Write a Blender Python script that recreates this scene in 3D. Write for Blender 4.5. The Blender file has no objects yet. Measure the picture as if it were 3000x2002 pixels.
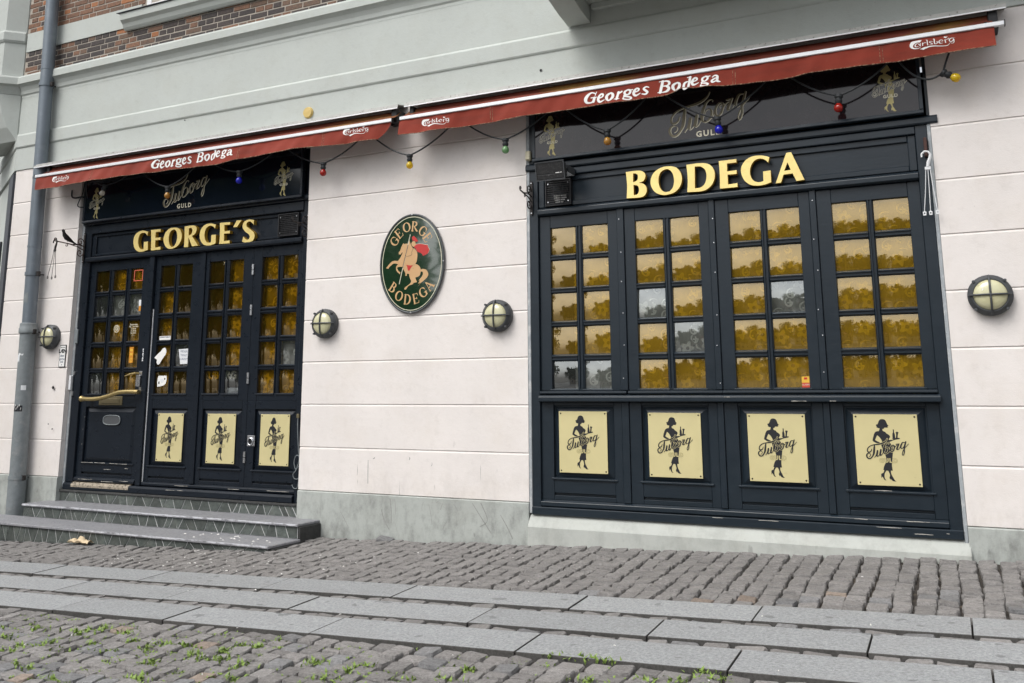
import bpy, bmesh, math, random
import numpy as np
from mathutils import Vector, Matrix
from mathutils.geometry import tessellate_polygon
R = math.radians
random.seed(7)
rng = random.Random(11)
scene = bpy.context.scene
COL = scene.collection

# ------------------------------------------------------------------ camera
cam_data = bpy.data.cameras.new('camera')
cam = bpy.data.objects.new('camera', cam_data); COL.objects.link(cam)
cam_data.sensor_width = 36.0
cam_data.lens = 2667.64 / 3000 * 36
cam_data.shift_x = (1500 - 1437.83) / 3000
cam_data.shift_y = -(1001 - 668.11) / 3000
cam_data.clip_start = 0.05
cam_data.clip_end = 2000
RT = ((0.89471106, 0.44664342, -0.00133139), (0.08260344, -0.16253936, 0.98323834), (-0.43894053, 0.87982419, 0.18232005))
m = Matrix.Identity(4)
for i in range(3):
    m[i][0] = RT[0][i]; m[i][1] = RT[1][i]; m[i][2] = -RT[2][i]
m[0][3], m[1][3], m[2][3] = 0.0, -8.0, 1.19
cam.matrix_world = m
scene.camera = cam

# ------------------------------------------------------------------ sky, sun, exposure
SUN_EL, SUN_AZ = R(52), R(205)          # azimuth: clockwise from +y
world = bpy.data.worlds.new('World'); scene.world = world; world.use_nodes = True
nt = world.node_tree; nt.nodes.clear()
wo = nt.nodes.new('ShaderNodeOutputWorld'); bg = nt.nodes.new('ShaderNodeBackground')
sky = nt.nodes.new('ShaderNodeTexSky'); sky.sky_type = 'NISHITA'; sky.sun_disc = False
sky.sun_elevation = SUN_EL; sky.sun_rotation = SUN_AZ; sky.air_density = 1.0; sky.dust_density = 4.0; sky.ozone_density = 1.0
hs = nt.nodes.new('ShaderNodeHueSaturation'); hs.inputs['Saturation'].default_value = 0.22; hs.inputs['Value'].default_value = 1.0
tc = nt.nodes.new('ShaderNodeTexCoord'); mp = nt.nodes.new('ShaderNodeMapping'); mp.inputs['Scale'].default_value = (1, 1, 3.0)
nz = nt.nodes.new('ShaderNodeTexNoise'); nz.inputs['Scale'].default_value = 2.6; nz.inputs['Detail'].default_value = 7; nz.inputs['Roughness'].default_value = .58
cr = nt.nodes.new('ShaderNodeValToRGB'); cr.color_ramp.elements[0].position = .3; cr.color_ramp.elements[0].color = (.74, .75, .77, 1)
cr.color_ramp.elements[1].position = .72; cr.color_ramp.elements[1].color = (1.12, 1.11, 1.09, 1)
mx = nt.nodes.new('ShaderNodeMix'); mx.data_type = 'RGBA'; mx.blend_type = 'MULTIPLY'; mx.inputs['Factor'].default_value = 1.0
nt.links.new(tc.outputs['Generated'], mp.inputs['Vector']); nt.links.new(mp.outputs['Vector'], nz.inputs['Vector'])
nt.links.new(nz.outputs['Fac'], cr.inputs['Fac']); nt.links.new(sky.outputs['Color'], hs.inputs['Color'])
nt.links.new(hs.outputs['Color'], mx.inputs['A']); nt.links.new(cr.outputs['Color'], mx.inputs['B'])
nt.links.new(mx.outputs['Result'], bg.inputs['Color']); bg.inputs['Strength'].default_value = 0.15
nt.links.new(bg.outputs['Background'], wo.inputs['Surface'])
sl = bpy.data.lights.new('sun', 'SUN'); sl.energy = 0.9; sl.angle = R(35); sl.color = (1, .97, .93)
sun = bpy.data.objects.new('sun', sl); COL.objects.link(sun)
sd = Vector((math.sin(SUN_AZ) * math.cos(SUN_EL), math.cos(SUN_AZ) * math.cos(SUN_EL), math.sin(SUN_EL)))
sun.rotation_euler = sd.to_track_quat('Z', 'Y').to_euler(); sun.location = (0, -20, 30)
vs = scene.view_settings
vs.view_transform = 'Standard'; vs.look = 'None'; vs.gamma = 1.0; vs.use_curve_mapping = False; vs.exposure = 0.55
scene.cycles.max_bounces = 8; scene.cycles.transparent_max_bounces = 12; scene.cycles.use_denoising = True

# ------------------------------------------------------------------ object helpers
def Wm(o):
    mm = o.matrix_basis.copy()
    if o.parent: mm = Wm(o.parent) @ o.matrix_parent_inverse @ mm
    return mm
def tag(o, label=None, cat=None, group=None, kind=None):
    if label: o['label'] = label
    if cat: o['category'] = cat
    if group: o['group'] = group
    if kind: o['kind'] = kind
    return o
def link(o, parent=None):
    COL.objects.link(o)
    if parent is not None:
        o.parent = parent
        o.matrix_parent_inverse = Wm(parent).inverted()
    return o
def thing(name, label, cat, loc=(0, 0, 0), group=None):
    o = bpy.data.objects.new(name, None); o.location = loc; o.empty_display_size = .1
    COL.objects.link(o); return tag(o, label, cat, group)
def ob(name, mesh, mat, parent=None, bevel=0, loc=None, rot=None):
    if isinstance(mesh, MB): mesh = mesh.mesh(name)
    o = bpy.data.objects.new(name, mesh)
    if mat is not None and not mesh.materials: mesh.materials.append(MAT[mat] if isinstance(mat, str) else mat)
    if loc is not None: o.location = loc
    if rot is not None: o.rotation_euler = rot
    link(o, parent)
    if bevel:
        b = o.modifiers.new('edge', 'BEVEL'); b.width = bevel; b.segments = 1; b.limit_method = 'ANGLE'; b.angle_limit = R(40)
    return o
def structure(name, mesh, mat):
    return tag(ob(name, mesh, mat), kind='structure')
class MB:
    """collects vertices and faces"""
    def __init__(s): s.v = []; s.f = []; s.smooth = False
    def add(s, vs, fs):
        n = len(s.v); s.v += [tuple(p) for p in vs]; s.f += [tuple(i + n for i in f) for f in fs]; return s
    def box(s, x0, x1, y0, y1, z0, z1):
        return s.add([(x0, y0, z0), (x1, y0, z0), (x1, y1, z0), (x0, y1, z0), (x0, y0, z1), (x1, y0, z1), (x1, y1, z1), (x0, y1, z1)],
                     [(0, 3, 2, 1), (4, 5, 6, 7), (0, 1, 5, 4), (1, 2, 6, 5), (2, 3, 7, 6), (3, 0, 4, 7)])
    def prism_x(s, prof, x0, x1):       # prof: (y,z) list
        n = len(prof)
        return s.add([(x0, y, z) for y, z in prof] + [(x1, y, z) for y, z in prof],
                     [(i, (i + 1) % n, (i + 1) % n + n, i + n) for i in range(n)] + [tuple(range(n - 1, -1, -1)), tuple(range(n, 2 * n))])
    def prism_z(s, prof, z0, z1):       # prof: (x,y)
        n = len(prof)
        return s.add([(x, y, z0) for x, y in prof] + [(x, y, z1) for x, y in prof],
                     [(i, (i + 1) % n, (i + 1) % n + n, i + n) for i in range(n)] + [tuple(range(n - 1, -1, -1)), tuple(range(n, 2 * n))])
    def tube(s, pts, r, n=8, caps=True):
        pts = [Vector(p) for p in pts]; rs = r if isinstance(r, (list, tuple)) else [r] * len(pts)
        base = len(s.v); up = None
        for i, p in enumerate(pts):
            t = (pts[min(i + 1, len(pts) - 1)] - pts[max(i - 1, 0)]).normalized()
            if up is None:
                up = Vector((0, 0, 1)) if abs(t.z) < .9 else Vector((1, 0, 0))
            a = t.cross(up)
            a = a.normalized() if a.length > 1e-6 else t.orthogonal().normalized()
            b = t.cross(a).normalized(); up = -b
            up = t.cross(a) * -1
            for k in range(n):
                w = 2 * math.pi * k / n
                s.v.append(tuple(p + (a * math.cos(w) + b * math.sin(w)) * rs[i]))
        for i in range(len(pts) - 1):
            for k in range(n):
                s.f.append((base + i * n + k, base + i * n + (k + 1) % n, base + (i + 1) * n + (k + 1) % n, base + (i + 1) * n + k))
        if caps:
            s.f.append(tuple(base + k for k in range(n - 1, -1, -1))); e = base + (len(pts) - 1) * n
            s.f.append(tuple(e + k for k in range(n)))
        s.smooth = True
        return s
    def lathe(s, prof, axis, origin, n=24):  # prof: (radius, along)
        o = Vector(origin); ax = Vector(axis).normalized(); a = ax.orthogonal().normalized(); b = ax.cross(a); base = len(s.v)
        for r, h in prof:
            for k in range(n):
                w = 2 * math.pi * k / n
                s.v.append(tuple(o + ax * h + (a * math.cos(w) + b * math.sin(w)) * max(r, 1e-5)))
        for i in range(len(prof) - 1):
            for k in range(n):
                s.f.append((base + i * n + k, base + i * n + (k + 1) % n, base + (i + 1) * n + (k + 1) % n, base + (i + 1) * n + k))
        s.smooth = True
        return s
    def loops(s, loops, y, depth=0.0, sy=1):      # filled outline in x,z ; front at y, goes back to y+depth
        def inside(p, l):
            c = False
            for i in range(len(l)):
                (ax, ay), (bx, by) = l[i - 1], l[i]
                if (ay > p[1]) != (by > p[1]) and p[0] < (bx - ax) * (p[1] - ay) / (by - ay) + ax: c = not c
            return c
        L = len(loops); par = [[j for j in range(L) if j != i and inside(loops[i][0], loops[j])] for i in range(L)]
        start = [0]
        for l in loops: start.append(start[-1] + len(l))
        flat = [p for l in loops for p in l]; tris = []
        for i in range(L):
            if len(par[i]) % 2: continue
            grp = [i] + [j for j in range(L) if len(par[j]) == len(par[i]) + 1 and i in par[j]]
            idx = [start[j] + q for j in grp for q in range(len(loops[j]))]
            for t in tessellate_polygon([[Vector((a, b, 0)) for a, b in loops[j]] for j in grp]): tris.append(tuple(idx[q] for q in t))
        n = len(flat); fr = [(a, y, b) for a, b in flat]
        def orient(t):
            (ax, az), (bx, bz), (cx, cz) = (flat[i] for i in t)
            return t if (bx - ax) * (cz - az) - (bz - az) * (cx - ax) > 0 else (t[0], t[2], t[1])
        F = [orient(t) for t in tris]
        if depth:
            fr += [(a, y + depth, b) for a, b in flat]; k = 0
            for l in loops:
                L = len(l)
                for i in range(L):
                    j = (i + 1) % L
                    F.append((k + i, k + j, k + j + n, k + i + n))
                k += L
        return s.add(fr, F)
    def mesh(s, name):
        me = bpy.data.meshes.new(name); me.from_pydata(s.v, [], s.f); me.validate()
        bm = bmesh.new(); bm.from_mesh(me)
        if s.smooth:
            bmesh.ops.recalc_face_normals(bm, faces=bm.faces)
            for f in bm.faces: f.smooth = True
            for e in bm.edges:
                if len(e.link_faces) == 2 and e.calc_face_angle(0) > R(38): e.smooth = False
        else:
            cl = all(len(e.link_faces) == 2 for e in bm.edges)
            if cl: bmesh.ops.recalc_face_normals(bm, faces=bm.faces)
        bm.to_mesh(me); bm.free(); me.update()
        return me
def catmull(pts, k=6, closed=False):
    P = [np.array(p, float) for p in pts]; n = len(P); out = []
    rngn = range(n if closed else n - 1)
    for i in rngn:
        p0 = P[(i - 1) % n] if (closed or i > 0) else P[0]; p1 = P[i]; p2 = P[(i + 1) % n]; p3 = P[(i + 2) % n] if (closed or i + 2 < n) else P[-1]
        for t in np.linspace(0, 1, k, endpoint=False):
            out.append(.5 * ((2 * p1) + (-p0 + p2) * t + (2 * p0 - 5 * p1 + 4 * p2 - p3) * t * t + (-p0 + 3 * p1 - 3 * p2 + p3) * t ** 3))
    if not closed: out.append(P[-1])
    return out
def soften(pts, k=3, ang=48):
    """rounds the gentle corners of a traced outline, keeps the sharp ones"""
    n = len(pts); P = [np.array(p, float) for p in pts]; sharp = []
    for i in range(n):
        a = P[i] - P[i - 1]; b = P[(i + 1) % n] - P[i]
        c = float(np.dot(a, b) / (np.linalg.norm(a) * np.linalg.norm(b) + 1e-9)); sharp.append(math.degrees(math.acos(max(-1, min(1, c)))) > ang)
    out = []
    for i in range(n):
        j = (i + 1) % n; p1, p2 = P[i], P[j]
        t1 = (p2 - p1) if sharp[i] else .5 * (P[j] - P[i - 1]); t2 = (p2 - p1) if sharp[j] else .5 * (P[(j + 1) % n] - p1)
        for t in np.linspace(0, 1, k, endpoint=False):
            h = (2 * t ** 3 - 3 * t * t + 1) * p1 + (t ** 3 - 2 * t * t + t) * t1 + (-2 * t ** 3 + 3 * t * t) * p2 + (t ** 3 - t * t) * t2
            out.append((float(h[0]), float(h[1])))
    return out
def stroke_loops(strokes, polys=(), grow=0.0, res=150, shift=(0, 0), scale=1.0):
    """union of brush strokes (x, z, width) and polygons as smooth outlines"""
    segs = []
    for st in strokes:
        c = catmull([(p[0] * scale, p[1] * scale, p[2] * scale) for p in st], 5) if len(st) > 2 else [np.array(p) * scale for p in st]
        segs += [(c[i], c[i + 1]) for i in range(len(c) - 1)]
    polys = [np.array(soften(p)) * scale for p in polys]
    allp = [q[:2] for s in segs for q in s] + [q for p in polys for q in p]
    allp = np.array(allp); pad = .02 * scale + grow + max([s[0][2] for s in segs] + [0])
    lo = allp.min(0) - pad; hi = allp.max(0) + pad; h = max(hi - lo) / res
    nx, ny = int((hi[0] - lo[0]) / h) + 2, int((hi[1] - lo[1]) / h) + 2
    X, Y = np.meshgrid(lo[0] + h * np.arange(nx), lo[1] + h * np.arange(ny), indexing='ij'); S = np.full(X.shape, 1e3)
    def seg(a, b):
        d = b[:2] - a[:2]; L = float(d @ d) + 1e-12
        t = np.clip(((X - a[0]) * d[0] + (Y - a[1]) * d[1]) / L, 0, 1)
        return np.hypot(X - a[0] - t * d[0], Y - a[1] - t * d[1]), t
    for a, b in segs:
        dd, t = seg(a, b); S = np.minimum(S, dd - (a[2] + (b[2] - a[2]) * t) / 2)
    for p in polys:
        D = np.full(X.shape, 1e3); ins = np.zeros(X.shape, bool)
        for i in range(len(p)):
            a, b = p[i - 1], p[i]
            D = np.minimum(D, seg(a, b)[0])
            cond = (a[1] > Y) != (b[1] > Y)
            with np.errstate(divide='ignore', invalid='ignore'):
                ins ^= cond & (X < (b[0] - a[0]) * (Y - a[1]) / (b[1] - a[1] + 1e-15) + a[0])
        S = np.minimum(S, np.where(ins, -D, D))
    S = S - grow; S[np.abs(S) < 1e-9] = 1e-9
    inside = S < 0
    edges = {}
    def pt(i0, j0, i1, j1):
        key = (i0, j0, i1, j1)
        if key not in cache:
            a, b = S[i0, j0], S[i1, j1]; t = a / (a - b)
            cache[key] = (float(lo[0] + h * (i0 + t * (i1 - i0))) + shift[0], float(lo[1] + h * (j0 + t * (j1 - j0))) + shift[1])
        return key
    cache = {}
    mixed = inside[:-1, :-1].astype(int) + inside[1:, :-1] + inside[1:, 1:] + inside[:-1, 1:]
    nxt = {}
    for i, j in zip(*np.where((mixed > 0) & (mixed < 4))):
        c = [inside[i, j], inside[i + 1, j], inside[i + 1, j + 1], inside[i, j + 1]]
        E = [(i, j, i + 1, j), (i + 1, j, i + 1, j + 1), (i, j + 1, i + 1, j + 1), (i, j, i, j + 1)]
        cr_ = []
        for k in range(4):
            if c[k] != c[(k + 1) % 4]: cr_.append((k, c[k]))
        outs = [k for k, a in cr_ if a]; inn = [k for k, a in cr_ if not a]
        if len(outs) == 1: pairs = [(outs[0], inn[0])]
        else: pairs = [(o, min(inn, key=lambda q: (q - o) % 4)) for o in outs]
        for o, q in pairs: nxt[pt(*E[o])] = pt(*E[q])
    loops = []; seen = set()
    for k0 in list(nxt):
        if k0 in seen: continue
        l = []; k = k0
        while k in nxt and k not in seen:
            seen.add(k); l.append(cache[k]); k = nxt[k]
        if len(l) < 6: continue
        l = simplify(l, h * .12)
        if len(l) > 3: loops.append(l)
    return loops
def simplify(l, eps):
    n = len(l); a = np.array(l)
    i0 = 0; i1 = int(np.argmax(((a - a[0]) ** 2).sum(1)))
    def dp(i, j):
        stack = [(i, j)]; keep = {i, j}
        while stack:
            i, j = stack.pop()
            if j <= i + 1: continue
            p, q = a[i % n], a[j % n]; d = q - p; L = np.hypot(*d) + 1e-12
            idx = np.arange(i + 1, j) % n
            w = np.abs((a[idx, 0] - p[0]) * d[1] - (a[idx, 1] - p[1]) * d[0]) / L
            k = int(np.argmax(w))
            if w[k] > eps: keep.add(i + 1 + k); stack += [(i, i + 1 + k), (i + 1 + k, j)]
        return sorted(keep)
    ks = dp(0, i1)[:-1] + dp(i1, n)[:-1]
    return [l[k % n] for k in ks]
def text_mesh(s, size, align='CENTER', extrude=0.0, bold=0.0, spacing=1.0, shear=0.0):
    cu = bpy.data.curves.new('lettering', 'FONT'); cu.body = s; cu.size = size; cu.align_x = align; cu.align_y = 'CENTER'
    cu.extrude = extrude; cu.offset = bold; cu.space_character = spacing; cu.shear = shear; cu.resolution_u = 2
    o = bpy.data.objects.new('lettering', cu); COL.objects.link(o)
    dg = bpy.context.evaluated_depsgraph_get(); me = bpy.data.meshes.new_from_object(o.evaluated_get(dg))
    bpy.data.objects.remove(o); bpy.data.curves.remove(cu); me.materials.clear()
    me.transform(Matrix.Rotation(R(90), 4, 'X'))          # into the x,z plane, facing -y
    return me
# ------------------------------------------------------------------ traced outlines (metres)
LADY=[[(-.021,.2388),(-.0011,.2339),(.0088,.2184),(.0147,.199),(.0241,.1886),(.015,.1796),(.0211,.1769),(.0108,.1717),(-.0056,.1727),(-.0145,.1617),(-.0211,.1623),(-.0225,.1538),(-.0187,.1453),(-.0044,.1392),(.0039,.1277),(.0196,.1175),(.0289,.1061),(.0271,.0963),(.0189,.0846),(.0157,.0652),(.0291,.05),(.0383,.0271),(.041,.004),(.0397,-.0268),(.0326,-.073),(.0278,-.1038),(.0272,-.1306),(.0298,-.1592),(.0153,-.1586),(.0158,-.1769),(.0216,-.1958),(.0311,-.2145),(.0405,-.2332),(.0509,-.2385),(.0381,-.2408),(.0222,-.2357),(.0122,-.2247),(.0083,-.2191),(.0086,-.2344),(.0048,-.2269),(.0012,-.2118),(.0069,-.1982),(.0046,-.1811),(-.0029,-.1603),(-.0175,-.1597),(-.0278,-.1765),(-.0325,-.19),(-.0337,-.2073),(-.0297,-.2263),(-.0175,-.2334),(-.0321,-.234),(-.0405,-.2248),(-.0467,-.2097),(-.0519,-.206),(-.0561,-.2234),(-.0575,-.2082),(-.0571,-.1871),(-.05,-.1811),(-.0406,-.1769),(-.0319,-.1575),(-.0389,-.1538),(-.0316,-.1287),(-.0228,-.1092),(-.0112,-.0896),(-.0105,-.0666),(-.0174,-.0359),(-.0329,.0023),(-.0385,.0254),(-.04,.0447),(-.032,.0642),(-.0398,.0835),(-.0514,.1008),(-.0653,.1122),(-.074,.0945),(-.0828,.0749),(-.0687,.0655),(-.0473,.0562),(-.0517,.0464),(-.0771,.0517),(-.1019,.0667),(-.0986,.0863),(-.0868,.1216),(-.0764,.1374),(-.063,.1434),(-.05,.1448),(-.0456,.1554),(-.0429,.1671),(-.0539,.1681),(-.0663,.1746),(-.0686,.1785),(-.0587,.1774),(-.0675,.1844),(-.0685,.1961),(-.0573,.197),(-.0509,.208),(-.0441,.2257),(-.0342,.2356)],[(.036,.0934),(.0468,.0909),(.0979,.0953),(.0979,.0861),(.0788,.0819),(.0566,.0768),(.0378,.0687),(.0209,.0614),(.0102,.0651),(.0165,.0768),(.0386,.0788),(.0534,.0825)],[(.0526,.1587),(.0606,.1588),(.061,.1356),(.0653,.1202),(.0668,.0913),(.0468,.0909),(.0474,.1238),(.0528,.1374)],[(.0715,.1396),(.0833,.1418),(.0938,.1369),(.0871,.1206),(.0831,.0916),(.0704,.0913),(.0744,.1204)]]
TUB=[[(-.2695,.0114,.0052),(-.2823,-.0256,.0119),(-.3097,-.047,.0168),(-.3344,-.0474,.0176),(-.3481,-.0281,.0158),(-.347,-.001,.0134),(-.3334,.0282,.0127),(-.3018,.0587,.0119),(-.2612,.0781,.0112),(-.2154,.0908,.0132),(-.1625,.0985,.0173),(-.106,.1107,.0206),(-.0607,.1278,.0198),(-.0226,.1529,.0143),(.0008,.1802,.0089),(.0124,.2092,.0048)],[(-.2158,.0812,.0118),(-.2231,.0396,.0243),(-.2311,-.0173,.0295),(-.2409,-.0738,.026),(-.2615,-.1173,.0174),(-.2892,-.1521,.0157),(-.3201,-.1681,.0157),(-.3481,-.1579,.0203),(-.3649,-.1305,.0211),(-.3649,-.0995,.0194),(-.3488,-.0765,.0148),(-.3238,-.0694,.0088),(-.3015,-.081,.007),(-.2948,-.1012,.0063),(-.307,-.1228,.0056),(-.3263,-.1337,.0049)],[(-.2306,-.1438,.0045),(-.2089,-.1167,.0069),(-.1927,-.0881,.0138),(-.1712,-.0199,.0214)],[(-.1712,-.0199,.0228),(-.1797,-.063,.0262),(-.1878,-.1042,.0242),(-.1792,-.1219,.011),(-.1602,-.1137,.0069),(-.1405,-.0876,.0062),(-.1154,-.022,.0103)],[(-.1106,.0023,.0206),(-.1201,-.0444,.0261),(-.1301,-.089,.0261),(-.1225,-.1023,.013),(-.1036,-.0927,.0068),(-.0839,-.0648,.0055),(-.0657,-.029,.0055)],[(.0307,.1095,.0047),(.0368,.1228,.0047),(.0244,.1316,.0061),(.0021,.1272,.0082),(-.0209,.1065,.0143),(-.041,.071,.0211),(-.0578,.0235,.0259),(-.0664,-.0213,.0259),(-.0621,-.0563,.017),(-.0436,-.0712,.0119),(-.0176,-.0656,.0122),(.0093,-.0396,.0156),(.0228,.0004,.0169),(.0216,.0293,.0142),(.0058,.045,.0129),(-.0164,.0425,.0068),(-.0378,.0168,.0055),(-.0468,-.0202,.0048)],[(.0145,-.0461,.0047),(.0358,-.0205,.0068),(.052,.0153,.0135),(.0687,.0587,.0168),(.0955,.0872,.0121),(.1174,.0878,.0121),(.1303,.0706,.0134),(.1252,.039,.0141),(.1094,-.0044,.0167),(.0864,-.0296,.0121),(.0665,-.0268,.0151),(.0557,-.0005,.0202),(.0564,.03,.0185),(.0707,.0641,.0101)],[(.1275,.071,.0067),(.1037,.0669,.0054),(.0938,.0512,.0047),(.0986,.0371,.004)],[(.1295,.0383,.0047),(.1529,.0729,.0067),(.1827,.0913,.0047)],[(.1599,.1062,.01),(.1836,.1094,.0133),(.2146,.1162,.0073)],[(.2108,.1137,.0116),(.1936,.0783,.0183),(.1737,.0394,.0233),(.1689,.0155,.02),(.1843,.0121,.01),(.2027,.0208,.006),(.2182,.0443,.0046),(.2359,.0757,.0046)],[(.309,.1423,.0066),(.275,.14,.0139),(.2526,.1074,.0182),(.238,.0678,.0205),(.2395,.0392,.0149),(.2595,.0314,.0082),(.2851,.0571,.0059),(.3082,.0914,.0053)],[(.3312,.159,.0131),(.3164,.1128,.0203),(.3035,.0694,.0197),(.2924,.0258,.0184),(.2918,-.0344,.0131),(.2783,-.0776,.0098),(.2633,-.0913,.0082),(.2542,-.0742,.0082),(.2625,-.0377,.0092),(.2826,.0084,.0066),(.3171,.0561,.0052),(.347,.0855,.0052),(.3734,.1173,.0039)]]
CARP=[[(-.1379,.0518),(-.1055,.0515),(-.0699,.0505),(-.0846,.0284),(-.1071,.0318),(-.1227,.0269),(-.1339,.0179),(-.1376,.0074),(-.1355,-.0029),(-.1219,-.0113),(-.1031,-.0142),(-.0877,-.0114),(-.0751,-.0071),(-.0882,-.0169),(-.1037,-.0218),(-.1265,-.0206),(-.1467,-.0119),(-.16,.0026),(-.1635,.0187),(-.1582,.0378),(-.1498,.0473)],[(.0842,.0474),(.0901,.0518),(.0971,.0462),(.1003,.051),(.1044,.0448),(.1123,.0499),(.1115,.0413),(.1046,.036),(.0995,.0304),(.0925,.0361),(.0855,.0406)],[(-.0966,-.0275),(-.081,-.0225),(-.0577,-.0146),(-.0407,-.0143),(-.0454,-.0267),(-.0672,-.0387),(-.0798,-.0316)]]
CARS=[[(-.0934,.0128,.007),(-.1057,.0256,.0052),(-.1186,.0184,.0091),(-.1234,.006,.0101),(-.1155,-.0027,.007),(-.0982,.0004,.0049)],[(-.0843,.0199,.0078),(-.0875,.0029,.009),(-.0813,-.0027,.0043),(-.0737,-.0014,.0026)],[(-.0681,.0214,.0087),(-.0689,-.0005,.0087)],[(-.0669,.0124,.0043),(-.0549,.0208,.0061),(-.0451,.0195,.0069)],[(-.0429,.0407,.0038),(-.0341,.0399,.0086),(-.0338,.0196,.0095),(-.033,-.0003,.009)],[(-.0359,-.0011,.0038),(-.0226,-.0004,.0024)],[(.0064,.0211,.0043),(-.0092,.0262,.0062),(-.0191,.0203,.0069),(-.0067,.0103,.0079),(.002,.0021,.0072),(-.0095,-.0015,.0048),(-.0246,-.0014,.0031)],[(.0071,.0414,.0034),(.0164,.0408,.0094),(.0167,.0214,.0103),(.0172,.0038,.0103)],[(.0187,-.0004,.0069),(.0318,-.0006,.0068),(.0379,.011,.0086),(.0326,.0207,.0034)],[(.051,.0064,.0034),(.0699,.0096,.0043),(.0776,.0169,.0065),(.0656,.0252,.0058),(.053,.0192,.0089),(.0483,.0069,.0096),(.0577,-.0031,.0068),(.0725,-.004,.0043),(.0833,.0028,.002)],[(.0927,.0196,.0093),(.0952,-.0038,.0093)],[(.0966,.0178,.0042),(.1099,.0219,.0058),(.1195,.0263,.0068),(.1191,.0323,.0031)],[(.0865,-.0037,.0034),(.1031,-.0041,.0034)],[(.1508,.0249,.0051),(.1361,.0254,.0076),(.1227,.0152,.0095),(.1266,-.0003,.0068),(.1413,-.0012,.0076),(.1511,.01,.0081),(.1502,.0211,.0051)],[(.149,.0248,.0051),(.1637,.0241,.003)],[(.1549,.0115,.0081),(.1538,-.0101,.0071),(.1435,-.0186,.0051),(.1327,-.0149,.0047),(.1249,-.0096,.0037)],[(.1246,-.0135,.0042),(.1133,-.0263,.0058),(.0981,-.0316,.0064),(.0705,-.0288,.0068),(.043,-.0232,.0079),(.0118,-.0165,.0096),(-.022,-.0159,.0124),(-.047,-.0231,.0138)]]
GB=[[(-.5426,.0424,.0103),(-.5792,.0572,.0143),(-.6169,.0355,.0287),(-.6393,.0023,.0344),(-.6308,-.0325,.0229),(-.5939,-.0411,.0143),(-.5659,-.0331,.0171)],[(-.5528,.0014,.0262),(-.5629,-.0335,.0262)],[(-.5866,.0065,.0091),(-.5312,.0054,.0091)],[(-.533,.0591,.008),(-.5461,.0247,.008)],[(-.5071,-.0116,.0113),(-.4733,-.0016,.0141),(-.4667,.0185,.0197),(-.4878,.0278,.017),(-.5099,.0009,.0255),(-.5137,-.0288,.0255),(-.4928,-.0501,.0198),(-.4528,-.035,.0079)],[(-.3906,.0249,.014),(-.4244,.006,.0253),(-.4312,-.0231,.0281),(-.4107,-.0503,.014),(-.3768,-.0254,.0279),(-.3729,.0071,.0251),(-.3905,.0261,.014)],[(-.3184,.0198,.025),(-.3323,-.0471,.025)],[(-.3127,.0069,.0139),(-.2884,.0211,.0194)],[(-.3563,-.0453,.0078),(-.3083,-.0478,.0078)],[(-.2284,.0298,.0138),(-.2557,.016,.021),(-.2564,-.0078,.0209),(-.2329,-.0204,.0137),(-.2086,-.0032,.0208),(-.2079,.0206,.0208),(-.2284,.031,.0138)],[(-.2108,.024,.011),(-.184,.0258,.011)],[(-.2567,-.0197,.0121),(-.263,-.0307,.0143),(-.2128,-.0431,.0164),(-.1956,-.0589,.0164),(-.2254,-.0675,.0121),(-.2697,-.0566,.0138),(-.2633,-.0396,.0099)],[(-.1702,-.0032,.0109),(-.1345,.0062,.0136),(-.1281,.023,.019),(-.1484,.0322,.0164),(-.1698,.0087,.0246),(-.1737,-.0205,.0246),(-.1536,-.0385,.0191),(-.1119,-.0211,.0076)],[(-.0314,.0227,.0086),(-.0574,.0327,.0135),(-.0812,.0186,.0189),(-.0644,-.0018,.0216),(-.0446,-.0226,.0215),(-.0628,-.0406,.0162),(-.0946,-.0327,.0108)],[(.0944,.0618,.0266),(.0733,-.0439,.0266)],[(.0945,.0635,.0106),(.1402,.0573,.0159),(.1564,.0341,.0242),(.1385,.0135,.0158),(.0955,.0144,.0096)],[(.1269,.0095,.0132),(.1518,-.0121,.0253),(.1365,-.039,.0222),(.1019,-.0465,.0106),(.0503,-.0433,.0075)],[(.0628,.0627,.0075),(.0945,.0635,.0074)],[(.2273,.0286,.0131),(.1926,.0108,.0236),(.1886,-.0179,.0262),(.2103,-.0447,.0131),(.2396,-.0201,.0261),(.2466,.0139,.0235),(.2274,.0298,.0131)],[(.3173,.0229,.013),(.2915,.0096,.0208),(.2844,-.0271,.0234),(.2948,-.0474,.0156),(.3293,-.0255,.0129)],[(.3453,.0621,.0217),(.3277,-.0252,.0232)],[(.319,.0623,.0073),(.3471,.0636,.0072)],[(.3645,.0125,.0103),(.3983,.0215,.0128),(.4046,.0379,.018),(.3855,.0468,.0154),(.365,.024,.0232),(.361,-.0044,.0232),(.3799,-.019,.018),(.4194,-.005,.0072)],[(.4797,.0459,.0127),(.4542,.0327,.0194),(.4532,.0098,.0194),(.4748,-.0024,.0127),(.4975,.0141,.0193),(.4986,.0371,.0193),(.4797,.0471,.0127)],[(.496,.0404,.0102),(.5208,.0421,.0101)],[(.4527,-.0017,.0112),(.4466,-.0152,.0133),(.4902,-.0268,.0152),(.5087,-.0424,.0152),(.4781,-.0519,.0112),(.4398,-.043,.0128),(.4461,-.0267,.0092)],[(.5448,.0266,.0131),(.5645,.039,.0121),(.5868,.0255,.0201),(.5848,-.0172,.0221),(.6093,-.028,.009)],[(.5742,.0132,.0111),(.5405,-.0072,.0182),(.5439,-.0267,.0161),(.5727,-.0181,.0121)]]
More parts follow.
